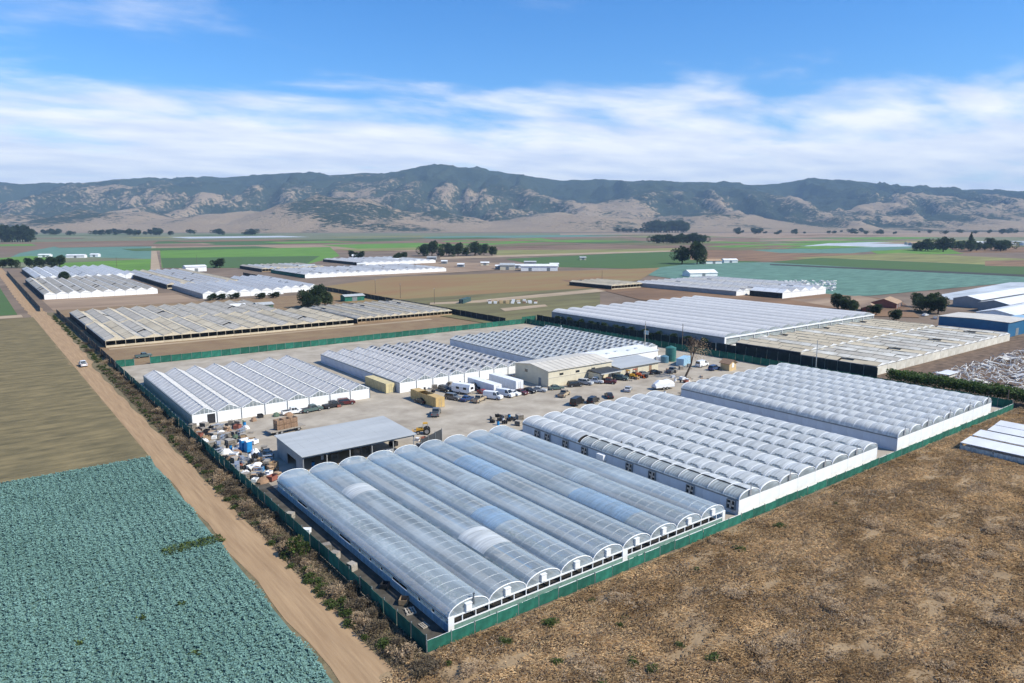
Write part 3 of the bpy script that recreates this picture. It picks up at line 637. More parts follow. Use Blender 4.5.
def greenhouse_peak(name, label, x0, x1, y0, y1, n, ev, rs, sp, film_, dots=None, wall='white_wall', side='blue_wall', door=None, win=True):
    w = (x1 - x0) / n; Ln = y1 - y0; seg = round(Ln / sp); sp = Ln / seg
    t = thing(name, label, 'greenhouse', (x0, y0))
    MB().box(0.2, x1 - x0 - 0.2, 0.2, Ln - 0.2, 0.05, 0.065).build('floor', 'dark_floor_and_shade', t)
    bm = [bay_mesh(w, Ln, ev, rs, peak, 2, seg * 2, 0, sp, None, 0.03, 0.06).mesh('roof_bay', film_) for _ in range(3)]
    rc = MB().box(w / 2 - .06, w / 2 + .06, 0, Ln, ev + rs + .04, ev + rs + .12).mesh('ridge_cap', film_)
    rib = MB().loft([[(.15, 0, ev + .10), (w / 2, 0, ev + rs + .07), (w - .15, 0, ev + .10), (w - .15, 0, ev + .16), (w / 2, 0, ev + rs + .13), (.15, 0, ev + .16)], [(.15, .10, ev + .10), (w / 2, .10, ev + rs + .07), (w - .15, .10, ev + .10), (w - .15, .10, ev + .16), (w / 2, .10, ev + rs + .13), (.15, .10, ev + .16)]]).mesh('roof_rib', 'white_trim')
    gut = MB().box(-0.17, 0.17, 0.02, Ln - 0.02, ev - 0.10, ev + 0.10).mesh('gutter', 'gutter')
    gb = MB().quad((0, 0, ev), (w, 0, ev), (w / 2, 0, ev + rs)).mesh('gable', 'film_gable')
    gf = MB()
    for i in range(1, 6):
        xx = i * w / 6; gf.box(xx - .04, xx + .04, -.06, -.01, ev, ev + rs * (1 - abs(2 * i / 6 - 1)))
    gf.tube((0, -.03, ev), (w / 2, -.03, ev + rs), .07, n=4).tube((w / 2, -.03, ev + rs), (w, -.03, ev), .07, n=4); gf = gf.mesh('gable_frame', 'white_trim')
    wp = MB().box(0.05, w - 0.05, -0.06, 0.0, 0.04, ev - .02).mesh('wall_panel', wall)
    dp = MB().tube((0, -.12, 0), (0, -.12, ev + .1), .09, n=6).mesh('downpipe', 'gutter')
    vf = MB(); vd = MB()
    for k in range(seg):
        if dots and dots(k / seg):
            a = k * sp + sp * (.18 + .12 * (k % 2)); b = a + sp * .42; xs_, xe = w * .30, w * .46; z1_ = lambda x: ev + rs * 2 * x / w
            vd.quad((xs_, a, z1_(xs_) + .13), (xs_, b, z1_(xs_) + .13), (xe, b, z1_(xe) + .13), (xe, a, z1_(xe) + .13))
            vf.quad((xs_ + .35, a - .1, z1_(xe) + .30), (xs_ + .35, b + .1, z1_(xe) + .30), (xe + .04, b + .1, z1_(xe) + .18), (xe + .04, a - .1, z1_(xe) + .18))
    vfm = vf.mesh('vent_flap', 'film_white') if vf.f else None; vdm = vd.mesh('vent_opening', 'vent_dark') if vd.f else None
    for i in range(n):
        r = link('roof_bay', bm[i % 3], t, (i * w, 0, 0)); link('ridge_cap', rc, r)
        for k in range(1, seg): link('roof_rib', rib, r, (0, k * sp - .05, 0))
        if vfm and (dots(-1) <= i): link('vent_flap', vfm, r)['kind'] = 'stuff'; link('vent_opening', vdm, r)['kind'] = 'stuff'
        g_ = link('gable', gb, t, (i * w, 0, 0)); link('gable_frame', gf, g_); link('gable', gb, t, (i * w, Ln, 0))
        if not (door and i == door[0]): link('wall_panel', wp, t, (i * w, 0, 0))
        else:
            a, b = door[1], door[2]; MB().box(.05, a, -.06, 0, .04, ev - .02).box(a, b, -.06, 0, door[3], ev - .02).box(b, w - .05, -.06, 0, .04, ev - .02).build('wall_panel', wall, t, loc=(i * w, 0, 0))
            MB().box(a, b, .1, .2, .04, door[3]).build('doorway', 'dark', t, loc=(i * w, 0, 0))
        link('wall_panel', wp, t, (i * w, Ln + .06, 0))
    for i in range(n + 1): link('gutter', gut, t, (i * w, 0, 0)); link('downpipe', dp, t, (i * w, 0, 0))
    k = 12; sl = Ln / k; sw = MB().box(0, .06, 0.02, sl - .02, 0.04, ev - .05).mesh('side_panel', side)
    for i in range(k): link('side_panel', sw, t, (-.07, i * sl, 0)); link('side_panel', sw, t, (x1 - x0 + .01, i * sl, 0))
    return t
greenhouse_peak('peaked_greenhouse', 'grey-roofed peaked greenhouse with a brown doorway behind the junk piles', 36.4, 79.0, 163.0, 214.5, 8, 2.5, 1.3, 2.6, 'film_grey', door=(0, 3.2, 4.9, 2.2), side='grey_wall')
greenhouse_peak('peaked_greenhouse', 'peaked greenhouse with dark roof vents behind the parked trailers', 87.5, 128.2, 163.0, 214.5, 8, 2.7, 1.2, 2.6, 'film_grey', dots=lambda f: 3 if f < 0 else True)
greenhouse_peak('peaked_greenhouse', 'peaked greenhouse speckled with open roof vents behind the cream warehouse', 137.0, 185.0, 160.5, 216.0, 9, 2.7, 1.1, 2.4, 'film_white', dots=lambda f: 0 if f < 0 else True)

# large ridged greenhouse beyond the alley
def greenhouse_large():
    x0, x1, y0, y1, n, ev, rs = 211.0, 318.0, 152.5, 246.0, 12, 4.0, 2.2
    w = (x1 - x0) / n; Ln = y1 - y0
    t = thing('ridged_greenhouse', 'very large greenhouse of white curved ridges with grey side wall and open front', 'greenhouse', (x0, y0))
    MB().box(0.2, x1 - x0 - 0.2, 0.2, Ln - 0.2, 0.05, 0.07).build('floor', 'dark_floor_and_shade', t)
    # asymmetric: steep shaded left face, long gentle lit right face
    def prof(q, ww, r): return (ww * q, r * (q / 0.22 if q < 0.22 else math.cos((q - .22) / .78 * math.pi / 2) ** 0.9 if q < 1 else 0))
    bm = bay_mesh(w, Ln, ev, rs * .62, lambda q, ww, r: (ww * q, r * math.sin(math.pi * min(1, q ** 0.75)) ** 0.8 if 0 < q < 1 else 0), 12, 36, jit=.02).mesh('roof_bay', 'film_far', True)
    gut = MB().box(-0.35, 0.35, 0.02, Ln - 0.02, ev - 0.2, ev + 0.16).mesh('gutter', 'gutter')
    gb = gable(w, ev, rs * .62, lambda q, ww, r: (ww * q, r * math.sin(math.pi * min(1, q ** 0.75)) ** 0.8 if 0 < q < 1 else 0)).mesh('gable', 'film_gable')
    po = MB().box(-.12, .12, -.12, .12, 0.03, ev - .2).mesh('post', 'white_trim'); bs = MB().box(0.2, w - .2, -.05, 0, 0.03, 1.1).mesh('front_panel', 'white_wall')
    up = MB().box(0.1, w - .1, .05, .08, 1.3, ev - .3).mesh('front_curtain', 'film_vent')
    for i in range(n):
        link('roof_bay', bm, t, (i * w, 0, 0)); link('gable', gb, t, (i * w, 0, 0)); link('gable', gb, t, (i * w, Ln, 0)); link('front_panel', bs, t, (i * w, 0, 0)); link('front_curtain', up, t, (i * w, 0, 0))
    for i in range(n + 1):
        link('gutter', gut, t, (i * w, 0, 0)); link('post', po, t, (i * w, -.1, 0))
    MB().box(-.3, x1 - x0 + .3, -.35, -.05, ev - .35, ev + .2).build('front_beam', 'white_trim', t)
    MB().box(-.3, .6, -.4, -.05, 0.03, ev + .1).build('corner_post', 'white_trim', t)
    k = 14; sl = Ln / k; sw = MB().box(0, .08, .02, sl - .02, .05, ev - .21).mesh('side_panel', 'grey_wall')
    for i in range(k): link('side_panel', sw, t, (-.12, i * sl, 0)); link('side_panel', sw, t, (x1 - x0 + .03, i * sl, 0))
    MB().box(0, x1 - x0, Ln + .02, Ln + .1, .05, ev - .2).build('back_wall', 'grey_wall', t)
    for q in (2.4, 8.6): MB().box(0, 2.6, -2.2, -.4, .05, 2.6).build('cooler_box', 'white_wall', t, loc=(q * w, 0, 0))
greenhouse_large()

# older lath houses and glasshouses: low sloping bays, pale ridge strips, open fronts
def lath_house(label, x0, x1, y0, y1, n, ev, rs, mts, front='open', cat='greenhouse', name='lath_house', trim='lath_trim', wobble=.05, gapw=.5, ridge=.16, side='fence_black'):
    w = (x1 - x0) / n; Ln = y1 - y0; t = thing(name, label, cat, (x0, y0))
    MB().box(.2, x1 - x0 - .2, .2, Ln - .2, .04, .06).build('floor', 'dark_floor_and_shade', t)
    ny = max(4, int(Ln / 4))
    def half(sgn):
        mb = MB(); h = w / 2
        for i in range(ny):
            a, b = i * Ln / ny + .05, (i + 1) * Ln / ny - .05; z = random.uniform(-wobble, wobble)
            if random.random() < .03: z -= .4
            p = [(0 + gapw * .5, ev), (h - .12, ev + rs)] if sgn < 0 else [(h + .12, ev + rs), (w - gapw * .5, ev)]
            mb.quad((p[0][0], a, p[0][1] + z), (p[1][0], a, p[1][1] + z), (p[1][0], b, p[1][1] + z), (p[0][0], b, p[0][1] + z))
        return mb
    ms = [(half(-1).mesh('roof_slope', random.choice(mts)), half(1).mesh('roof_slope', random.choice(mts))) for _ in range(5)]
    rc = MB().box(w / 2 - ridge, w / 2 + ridge, 0, Ln, ev + rs - .02, ev + rs + .10).mesh('ridge_board', trim)
    gt = MB().box(-gapw * .4, gapw * .4, 0, Ln, ev - .2, ev - .06).mesh('gutter', 'gutter')
    fb = MB().box(0, w, -.08, 0, ev - .25, ev + .02).box(.0, .12, -.08, .04, .04, ev - .25).box(w / 2, w / 2 + .12, -.08, .04, .04, ev - .25).mesh('front_frame', trim)
    ff = MB().quad((0, -.02, ev), (w, -.02, ev), (w / 2, -.02, ev + rs)).mesh('gable', trim if front == 'open' else 'white_wall')
    fl = MB().box(.05, w - .05, -.14, -.09, .04, ev - .1 if front == 'white' else .8).mesh('front_panel', ('chalk_glass' if name == 'glasshouse' else 'white_wall') if front == 'white' else random.choice(('wood', 'lath')))
    for i in range(n):
        a, b = ms[i % 5]
        link('roof_slope', a, t, (i * w, 0, 0)); link('roof_slope', b, t, (i * w, 0, 0)); link('ridge_board', rc, t, (i * w, 0, 0))
        link('gutter', gt, t, (i * w, 0, 0)); link('gable', ff, t, (i * w, 0, 0)); link('front_panel', fl, t, (i * w, 0, 0))
        if front == 'open': link('front_frame', fb, t, (i * w, 0, 0))
    k = 8; sl = Ln / k; sw = MB().box(0, .06, .02, sl - .02, .05, ev - .1).mesh('side_panel', side)
    for i in range(k): link('side_panel', sw, t, (-.08, i * sl, 0)); link('side_panel', sw, t, (x1 - x0 + .02, i * sl, 0))
    MB().box(0, x1 - x0, Ln + .01, Ln + .08, .05, ev).build('back_wall', 'lath_grey', t)
    return t
lath_house('beige lath house with pale ridge boards and open timber front facing the brown grass', 37.6, 133.0, 288.0, 337.0, 15, 2.6, 1.0, ('lath', 'lath_grey', 'lath'))
lath_house('grey lath house directly behind the beige open-fronted one', 37.6, 120.0, 339.0, 392.0, 13, 2.6, 1.0, ('lath_grey', 'lath_grey', 'lath'))
lath_house('low lath house with many narrow bays beside the long black fence', 136.0, 185.5, 290.5, 346.0, 12, 2.3, .8, ('lath_grey', 'lath', 'lath_grey'), gapw=.9)
lath_house('far lath house with a long plain white front wall', 35.5, 96.0, 494.0, 640.0, 10, 3.0, 1.3, ('lath_grey', 'lath_grey', 'lath'), front='white', trim='white_trim')
lath_house('distant white-roofed lath house beside the far farm road', 42.0, 110.0, 644.0, 790.0, 9, 3.0, 1.6, ('film_far', 'white_roof'), front='white', trim='white_trim')
lath_house('distant greenhouse with white gable fronts behind the dark trees', 110.0, 158.0, 443.0, 520.0, 7, 3.0, 1.5, ('film_far', 'film_grey', 'lath_grey'), front='white', trim='white_trim', side='grey_wall')
lath_house('distant greenhouse with staggered white gables next to the long black fence', 159.5, 184.0, 450.0, 560.0, 4, 3.0, 1.5, ('film_far', 'film_grey'), front='white', trim='white_trim', side='grey_wall')
lath_house('far weathered lath house behind the white-gabled greenhouse', 108.0, 157.0, 525.0, 690.0, 8, 3.0, 1.2, ('lath_grey', 'lath', 'film_grey'))
lath_house('wide far greenhouse of grey-white roofs at the edge of the brown meadow', 218.0, 352.0, 560.0, 640.0, 20, 3.0, 1.0, ('film_grey', 'film_far', 'lath_grey'), front='white', trim='white_trim', side='fence_green')
lath_house('far greenhouse block with dark dotted roof behind the meadow greenhouse', 215.0, 275.0, 655.0, 720.0, 10, 3.0, 1.0, ('lath_grey', 'film_far'), front='open')
lath_house('far low greenhouse in front of the tree row', 330.0, 420.0, 690.0, 790.0, 10, 3.0, 1.0, ('film_grey', 'film_far'), front='white', trim='white_trim')
lath_house('chalky white glasshouse with broken panes inside the black fence', 209.0, 312.0, 98.0, 122.0, 17, 2.7, .7, ('chalk_glass', 'lath', 'chalk_glass', 'lath_grey'), trim='lath_trim', wobble=.09, gapw=.35, name='glasshouse', front='white')
lath_house('chalky cream glasshouse behind the broken white one', 213.0, 312.0, 124.5, 149.0, 17, 2.7, .7, ('chalk_glass', 'lath', 'lath'), trim='lath_trim', wobble=.07, gapw=.35, name='glasshouse', front='white')
lath_house('cream low greenhouse standing in the brown meadow', 342.0, 372.0, 338.0, 380.0, 5, 2.8, 1.0, ('lath', 'cream_roof'), trim='lath_trim', name='low_greenhouse')
lath_house('long pale greenhouse beside the teal field', 372.0, 455.0, 262.0, 345.0, 12, 3.0, 1.1, ('film_far', 'film_grey', 'cream_roof'), front='white', trim='white_trim', name='low_greenhouse', side='grey_wall')
lath_house('small white-gabled greenhouse behind the large ridged one', 380.0, 428.0, 236.0, 258.0, 5, 3.5, 2.0, ('white_roof', 'film_far'), front='white', trim='white_trim', name='low_greenhouse')

# ------------------------------------------------------------------ buildings of the yard
def warehouse():
    t = thing('warehouse', 'cream metal warehouse with a low white roof behind the parked cars', 'building', (122.6, 144.2))
    W, D, h, r = 24.0, 14.6, 4.5, 0.9
    for i in range(12): MB().box(i * 2 + .01, i * 2 + 1.99, 0, .1, 0.03, h).build('wall_panel', 'cream_wall', t); MB().box(i * 2 + .01, i * 2 + 1.99, D - .1, D, 0.03, h).build('wall_panel', 'cream_wall', t)
    for x in (0, W - .1):
        MB().loft([[(x, .1, .03), (x, D - .1, .03), (x, D - .1, h), (x, D / 2, h + r), (x, .1, h)], [(x + .1, .1, .03), (x + .1, D - .1, .03), (x + .1, D - .1, h), (x + .1, D / 2, h + r), (x + .1, .1, h)]]).build('end_wall', 'cream_wall', t)
    rf = MB().loft([[(x, -.4, h - .02), (x, D / 2, h + r + .05), (x, D + .4, h - .02), (x, D + .4, h + .12), (x, D / 2, h + r + .19), (x, -.4, h + .12)] for x in (-.4, W + .4)]).build('roof', 'cream_roof', t)
    for i in range(11): MB().loft([[(x, -.38, h + .13), (x, D / 2, h + r + .20), (x, D / 2, h + r + .26), (x, -.38, h + .19)] for x in (2 * i + 1.5, 2 * i + 1.6)]).build('roof_seam', 'cream_roof', rf)
    for i in range(3): MB().box(4 + i * 6, 5.4 + i * 6, -.05, -.005, 2.9, 3.5).build('window', 'glass_dark', t)
    MB().box(-.06, -.005, 3, 4.1, .03, 2.2).build('door', 'gutter', t); MB().box(-.06, -.005, 9, 10.2, 2.8, 3.6).build('window', 'glass_dark', t)
    MB().box(-.2, W + .2, -.1, -.01, 2.55, 2.65).build('wall_band', 'cream_roof', t)
    a = thing('packing_annex', 'long low cream annex with a flat grey roof next to the warehouse', 'building', (147.2, 141.4))
    W, D = 16.5, 8.6
    for i in range(8): MB().box(i * W / 8 + .01, (i + 1) * W / 8 - .01, 0, .1, .03, 2.7).build('wall_panel', 'cream_wall', a)
    MB().box(0, .1, .1, D, .03, 2.7).build('end_wall', 'cream_wall', a); MB().box(W - .1, W, .1, D, .03, 2.7).build('end_wall', 'cream_wall', a); MB().box(.1, W - .1, D - .1, D, .03, 3.3).build('back_wall', 'cream_wall', a)
    MB().loft([[(x, -.6, 2.72), (x, D + .3, 3.4), (x, D + .3, 3.55), (x, -.6, 2.87)] for x in (-.4, W + .5)]).build('roof', 'grey_roof', a)
    for i in (1, 3, 6): MB().box(i * 2 + .4, i * 2 + 1.5, -.05, -.005, .05, 2.1).build('door', 'hut_roof', a)
    b = thing('white_roofed_shed', 'long white-roofed shed between the annex and the vented greenhouse', 'building', (141.0, 151.5))
    W, D = 34.0, 8.0
    for y in (0, D - .1): MB().box(0, W, y, y + .1, .03, 3.6).build('wall', 'white_wall', b)
    for x in (0, W - .1): MB().box(x, x + .1, .1, D - .1, .03, 3.6).build('wall', 'white_wall', b)
    MB().loft([[(x, -.3, 3.62), (x, D + .2, 4.3), (x, D + .2, 4.42), (x, -.3, 3.74)] for x in (-.3, W + .3)]).build('roof', 'white_roof', b)
    for i in range(6): MB().box(0, 1.0, 0, .9, 0, .4).build('skylight', 'film_vent', b, loc=(5 + 4.6 * i, 3.0 + (i % 2), 3.95))
    c = thing('porch', 'dark-roofed porch standing before the cream warehouse wall', 'porch', (137.0, 138.6))
    MB().loft([[(x, 0, 2.75), (x, 5.4, 3.1), (x, 5.4, 3.22), (x, 0, 2.87)] for x in (0, 8.0)]).build('roof', 'container_dark', c)
    for x in (.2, 4, 7.7): MB().box(x, x + .12, .2, .32, .03, 2.76).build('post', 'gutter', c)
    MB().box(.1, .2, .4, 5.3, .03, 2.7).build('side_wall', 'cream_wall', c); MB().box(-.02, 8.02, -.08, -.01, 2.6, 2.9).build('fascia', 'grey_roof', c)
warehouse()
def shed():
    t = thing('open_shed', 'grey metal pole shed with a sloping roof beside the barrel-vault greenhouse', 'shed', (44.0, 117.9))
    W, D, hb, hf = 22.2, 13.2, 4.2, 3.6
    k = 11
    for i in range(k): MB().loft([[(x, -.5, hf), (x, D + .3, hb), (x, D + .3, hb + .09), (x, -.5, hf + .09)] for x in (-.4 + i * (W + .8) / k + .006, -.4 + (i + 1) * (W + .8) / k - .006)]).build('roof_sheet', 'grey_roof', t)
    MB().loft([[(x, 0, 1.1), (x, 0, hf - .03), (x, D, hb - .03), (x, D, .05), (x, 8, .05), (x, 8, 2.2), (x, 3.5, 2.0), (x, 3.5, .05)] for x in (0, .1)][:2]).build('side_wall', 'shed_wall', t)
    MB().box(.1, W, D - .1, D, .04, hb - .1).build('back_wall', 'shed_wall', t)
    for i in range(6): MB().box(-.08, .08, -.08, .08, .04, hf - .02).build('post', 'shed_wall', t, loc=(i * W / 5, 0.15, 0))
    MB().box(0, W, -.2, -.05, hf - .32, hf - .03).build('fascia', 'gutter', t)
    d = thing('dark_screen', 'dark windbreak panels beside the shed with a leaning frame', 'screen', (67.5, 117.6), R(24))
    for i in range(3): MB().box(i * 2.4 + .03, i * 2.4 + 2.37, 0, .08, .1, 2.3 + .12 * i).build('panel', 'container_dark', d)
    for i in range(4): MB().box(i * 2.4 - .05, i * 2.4 + .05, -.1, 0, .03, 2.5 + .1 * i).build('post', 'gutter', d)
shed()
def hut():
    x, y = G(725, 370.5); t = thing('hut', 'small tan hut with a brown gable roof and arched window', 'hut', (x, y - 1.5), R(0))
    MB().box(0, 3.4, 0, 3.2, .03, 2.3).build('wall', 'hut_wall', t); MB().quad((0, -.01, 2.3), (3.4, -.01, 2.3), (1.7, -.01, 3.2)).quad((3.4, 3.21, 2.3), (0, 3.21, 2.3), (1.7, 3.21, 3.2)).build('gable', 'hut_wall', t)
    for s in (-1, 1): MB().loft([[(1.7, yy, 3.22), (1.7 + s * 2.1, yy, 2.08), (1.7 + s * 2.1, yy, 2.2), (1.7, yy, 3.34)] for yy in (-.4, 3.6)]).build('roof_slope', 'hut_roof', t)
    MB().box(1.2, 2.2, -.06, -.015, 1.0, 1.9).tube((1.7, -.05, 1.9), (1.7, -.02, 1.9), .5, n=12).build('window', 'white_trim', t)
hut()
def container(label, x, y, L_, mt, h=2.6, open_top=False, rz=0.0, w=2.45):
    """x,y = near left bottom corner; long side runs away along +Y"""
    t = thing('shipping_container', label, 'container', (x, y), rz)
    for s in (0, w - .08):
        c = MB(); n = int(L_ / .55)
        for i in range(n):
            a = i * L_ / n; d = .05 if i % 2 else 0
            c.box(s + (d if s == 0 else -d), s + .08 + (d if s == 0 else -d), a, a + L_ / n, .15, h - .1)
        c.build('corrugated_side', mt, t)['kind'] = 'stuff'
    MB().box(.1, w - .1, L_ - .1, L_ - .02, .15, h - .1).build('end_wall', mt, t)
    for q in range(2): dd = MB().box(.1 + q * (w / 2 - .1), w / 2 - .02 + q * (w / 2 - .08), .0, .07, .15, h - .1).build('door', mt, t); MB().tube((w / 2 - .3 + q * .6, -.04, .2), (w / 2 - .3 + q * .6, -.04, h - .2), .03, n=5).build('lock_rod', 'galv', dd)
    if open_top: MB().box(.1, w - .1, .1, L_ * .35, h - .1, h).build('roof', mt, t); MB().box(.1, w - .1, L_ * .72, L_ - .1, h - .1, h).build('roof', mt, t)
    else: MB().box(.02, w - .02, .02, L_ - .02, h - .1, h).build('roof', mt, t)
    MB().box(0, w, 0, L_, .03, .15).build('base_frame', 'gutter', t)
    fr = MB()
    for a in (0, w - .12):
        for b_ in (-.01, L_ - .11): fr.box(a - .01, a + .13, b_, b_ + .12, .15, h + .01)
    fr.build('corner_posts', mt, t)['kind'] = 'stuff'
    return t
container('cream shipping container in the gap between two peaked greenhouses', 84.4, 164.5, 12.2, 'container_cream')
container('tan container with a dark open roof section standing in the yard', 86.8, 143.6, 12.2, 'container_tan', open_top=True)
x, y = G(494, 395); container('white container beside the red car and camper trailer', x, y, 12.2, 'container_white')
x, y = G(516, 392); container('white container nearest the cream warehouse end wall', x, y, 12.2, 'container_white', h=2.9)
x, y = G(531, 411); container('black flat container against the fan greenhouse back gables', 97.5, 116.8, 7.5, 'container_dark', h=1.9, rz=R(-82))
container('grey-white box container by the water tanks', *G(676, 366), 7.0, 'lightblue_metal', h=2.4, rz=R(-70))

# ------------------------------------------------------------------ vehicles
def wheel_meshes(r, wd):
    ty = MB().tube((0, -wd / 2, 0), (0, wd / 2, 0), r, n=14).mesh('tyre', 'tyre'); ri = MB().tube((0, -wd / 2 - .015, 0), (0, wd / 2 + .015, 0), r * .58, n=10).mesh('rim', 'rim'); return ty, ri
def extr(mb, prof, y0, y1, taper=0.0):
    """side profile (x,z) closed polygon extruded across y; upper points pulled in by taper"""
    zs_ = [p[1] for p in prof]; z0, z1 = min(zs_), max(zs_)
    def ring(y, s): return [(x, y - s * taper * (z - z0) / (z1 - z0 + 1e-6), z) for x, z in prof]
    mb.loft([ring(y0, -1), ring(y1, 1)]); return mb
def make_vehicle(kind):
    t = bpy.data.objects.new('vehicle', None); COL.objects.link(t)
    Lh, W = dict(sedan=(2.3, 1.8), suv=(2.35, 1.9), pickup=(2.75, 1.95), van=(2.7, 2.0))[kind]
    r = .33 if kind == 'sedan' else .38
    low, belt, top = dict(sedan=(.28, .92, 1.42), suv=(.35, 1.08, 1.75), pickup=(.42, 1.10, 1.82), van=(.38, 1.20, 2.15))[kind]
    if kind == 'sedan': body = [(-Lh, low), (Lh, low), (Lh, .68), (Lh - .25, .80), (.95, belt), (-1.25, belt + .02), (-Lh + .1, belt - .04), (-Lh, .75)]; cab = [(.95, belt), (.25, top), (-.95, top - .02), (-1.65, belt)]
    elif kind == 'suv': body = [(-Lh, low), (Lh, low), (Lh, .85), (Lh - .2, 1.0), (1.05, belt), (-Lh + .05, belt), (-Lh, .9)]; cab = [(1.1, belt), (.5, top), (-2.0, top - .03), (-Lh + .08, belt)]
    elif kind == 'pickup': body = [(-Lh, low), (Lh, low), (Lh, .9), (Lh - .2, 1.05), (1.3, belt), (-Lh, belt), ]; cab = [(1.3, belt), (.75, top), (-.55, top - .02), (-.75, belt)]
    else: body = [(-Lh, low), (Lh, low), (Lh, .95), (Lh - .3, 1.15), (1.75, belt), (-Lh, belt)]; cab = [(1.8, belt), (1.1, top), (-Lh + .05, top), (-Lh, belt)]
    b = MB(); extr(b, body, -W / 2, W / 2, .06)
    bo = b.build('body', PAINT['white'], t)
    c = MB(); extr(c, cab, -W / 2 + .08, W / 2 - .08, .14); c.build('cabin', PAINT['white'], t)
    x1, x2, x3, x4 = cab[0][0], cab[1][0], cab[2][0], cab[3][0]
    def lerp(a, b_, q): return a + (b_ - a) * q
    # windscreen, rear window, side glass: thin proud panes
    zz0, zz1 = belt + .06, top - .1; f0, f1 = (zz0 - belt) / (top - belt), (zz1 - belt) / (top - belt)
    for xa, xb, nm, dx in ((x1, x2, 'windscreen', .02), (x4, x3, 'rear_window', -.02)):
        hw0, hw1 = W / 2 - .08 - .14 * f0 - .08, W / 2 - .08 - .14 * f1 - .08
        p = [(lerp(xa, xb, f0) + dx, -hw0, zz0), (lerp(xa, xb, f0) + dx, hw0, zz0), (lerp(xa, xb, f1) + dx, hw1, zz1), (lerp(xa, xb, f1) + dx, -hw1, zz1)]
        MB().quad(*p).build(nm, 'glass_dark', t)
    for s in (-1, 1):
        hw0, hw1 = s * (W / 2 - .08 - .14 * f0 + .015), s * (W / 2 - .08 - .14 * f1 + .015)
        xb_ = x4 if kind != 'van' else .3; xt_ = x3 if kind != 'van' else .3
        ms = [0, .5, 1]
        for a, b_ in zip(ms, ms[1:]):
            A = lambda q, lo: lerp(lerp(x1, x2, f0) - .12, lerp(xb_, xt_, f0) + .12, q) if lo else lerp(lerp(x1, x2, f1) - .1, lerp(xb_, xt_, f1) + .1, q)
            MB().quad((A(a, 1) - .03, hw0, zz0), (A(b_, 1) + .03, hw0, zz0), (A(b_, 0) + .03, hw1, zz1), (A(a, 0) - .03, hw1, zz1)).build('side_window', 'glass_dark', t)
    ty, ri = wheel_meshes(r, .24)
    for x_ in (-Lh * .62, Lh * .62):
        for s in (-1, 1): w_ = link('wheel', ty, t, (x_, s * (W / 2 - .08), r)); link('rim', ri, w_)
    for s in (-1, 1):
        MB().box(Lh - .02, Lh + .02, s * .62 - .2, s * .62 + .2, .62, .78).build('headlight', 'lamp', t); MB().box(-Lh - .02, -Lh + .02, s * .7 - .14, s * .7 + .14, .7, .9).build('tail_light', 'tail', t)
    if kind == 'pickup': MB().box(-Lh + .1, -.95, -W / 2 + .18, W / 2 - .18, belt + .004, belt + .02).build('truck_bed', 'container_dark', t)
    for s in (-1, 1): MB().box(x1 - .25, x1 - .1, s * (W / 2) - .02 if s > 0 else -W / 2 - .16, s * (W / 2) + .16 if s > 0 else -W / 2 + .02, belt + .02, belt + .16).build('mirror', 'gutter', t)
    return t
PROTO = {k: make_vehicle(k) for k in ('sedan', 'suv', 'pickup', 'van')}
CATN = dict(sedan='car', suv='car', pickup='truck', van='van')
def vehicle(kind, col, px, rz, label, group='vehicles parked around the yard', z=.035, xy=None):
    x, y = xy or G(*px); c = copy_tree(PROTO[kind], None, (x, y, z), rz)
    c.name = 'parked_' + dict(sedan='car', suv='car', pickup='pickup', van='van')[kind]; tag(c, label, CATN[kind], group)
    recolor(c, 'body', PAINT[col]); recolor(c, 'cabin', PAINT[col]); c.scale = (.92, .92, .92); return c
Q = math.pi / 2
vehicle('sedan', 'black', (421, 403), Q + .1, 'black car in the shadow beside the tan container')
vehicle('suv', 'grey', (453, 399.5), -Q + .35, 'grey car with pale load beside the camper trailer')
vehicle('pickup', 'black', (474, 389), -Q, 'black pickup behind the red car')
vehicle('sedan', 'red', (483.5, 394.5), -Q - .1, 'red car beside the long white container')
vehicle('pickup', 'tan', (479, 401.5), .5, 'cream pickup parked in front of the red car')
vehicle('van', 'white', (493, 399), -Q + .5, 'white crew van parked beside the cream pickup')
vehicle('van', 'white', (505.5, 396.5), -Q + .3, 'white cargo van between the crew van and a white sedan')
vehicle('sedan', 'white', (513, 395), -Q + .3, 'white sedan next to the maroon car')
vehicle('sedan', 'maroon', (521, 394), -Q + .2, 'maroon car parked beside the end white container')
vehicle('sedan', 'black', (529, 392.5), -Q + .2, 'black sedan parked between the maroon car and a silver one')
vehicle('sedan', 'silver', (539, 391.5), -Q + .6, 'silver sedan near the cream warehouse corner')
vehicle('sedan', 'green', (556, 389.5), -.35, 'dark green sedan parked across the warehouse corner')
vehicle('suv', 'black', (575, 386.5), -.3, 'black car along the cream warehouse wall')
vehicle('suv', 'silver', (585.5, 384.5), -Q + .4, 'silver car along the cream warehouse wall')
vehicle('pickup', 'white', (595, 383), -Q + .5, 'white pickup along the cream warehouse wall')
vehicle('pickup', 'maroon', (607.5, 383.5), -Q + .6, 'maroon pickup in front of the dark porch')
vehicle('suv', 'green', (620.5, 380), -Q + .5, 'green car parked beside the orange tractor')
vehicle('sedan', 'black', (655, 374), -.2, 'black sedan at the far end of the annex')
vehicle('sedan', 'grey', (643, 375.5), 0.1, 'grey sedan before the annex doors')
vehicle('van', 'black', (577, 404.5), .4, 'black van behind the fan greenhouse')
vehicle('suv', 'black', (593, 402.5), .4, 'black car behind the fan greenhouse gables')
vehicle('sedan', 'black', (609, 397.5), 1.0, 'black car with white bonnet load by the puffed greenhouse')
vehicle('suv', 'blue', (714, 370), .1, 'dark blue car parked beside the tan hut')
vehicle('pickup', 'white', (0, 0), Q + .03, 'white pickup driving on the dirt road', None, .09, (26.6, 254.7))
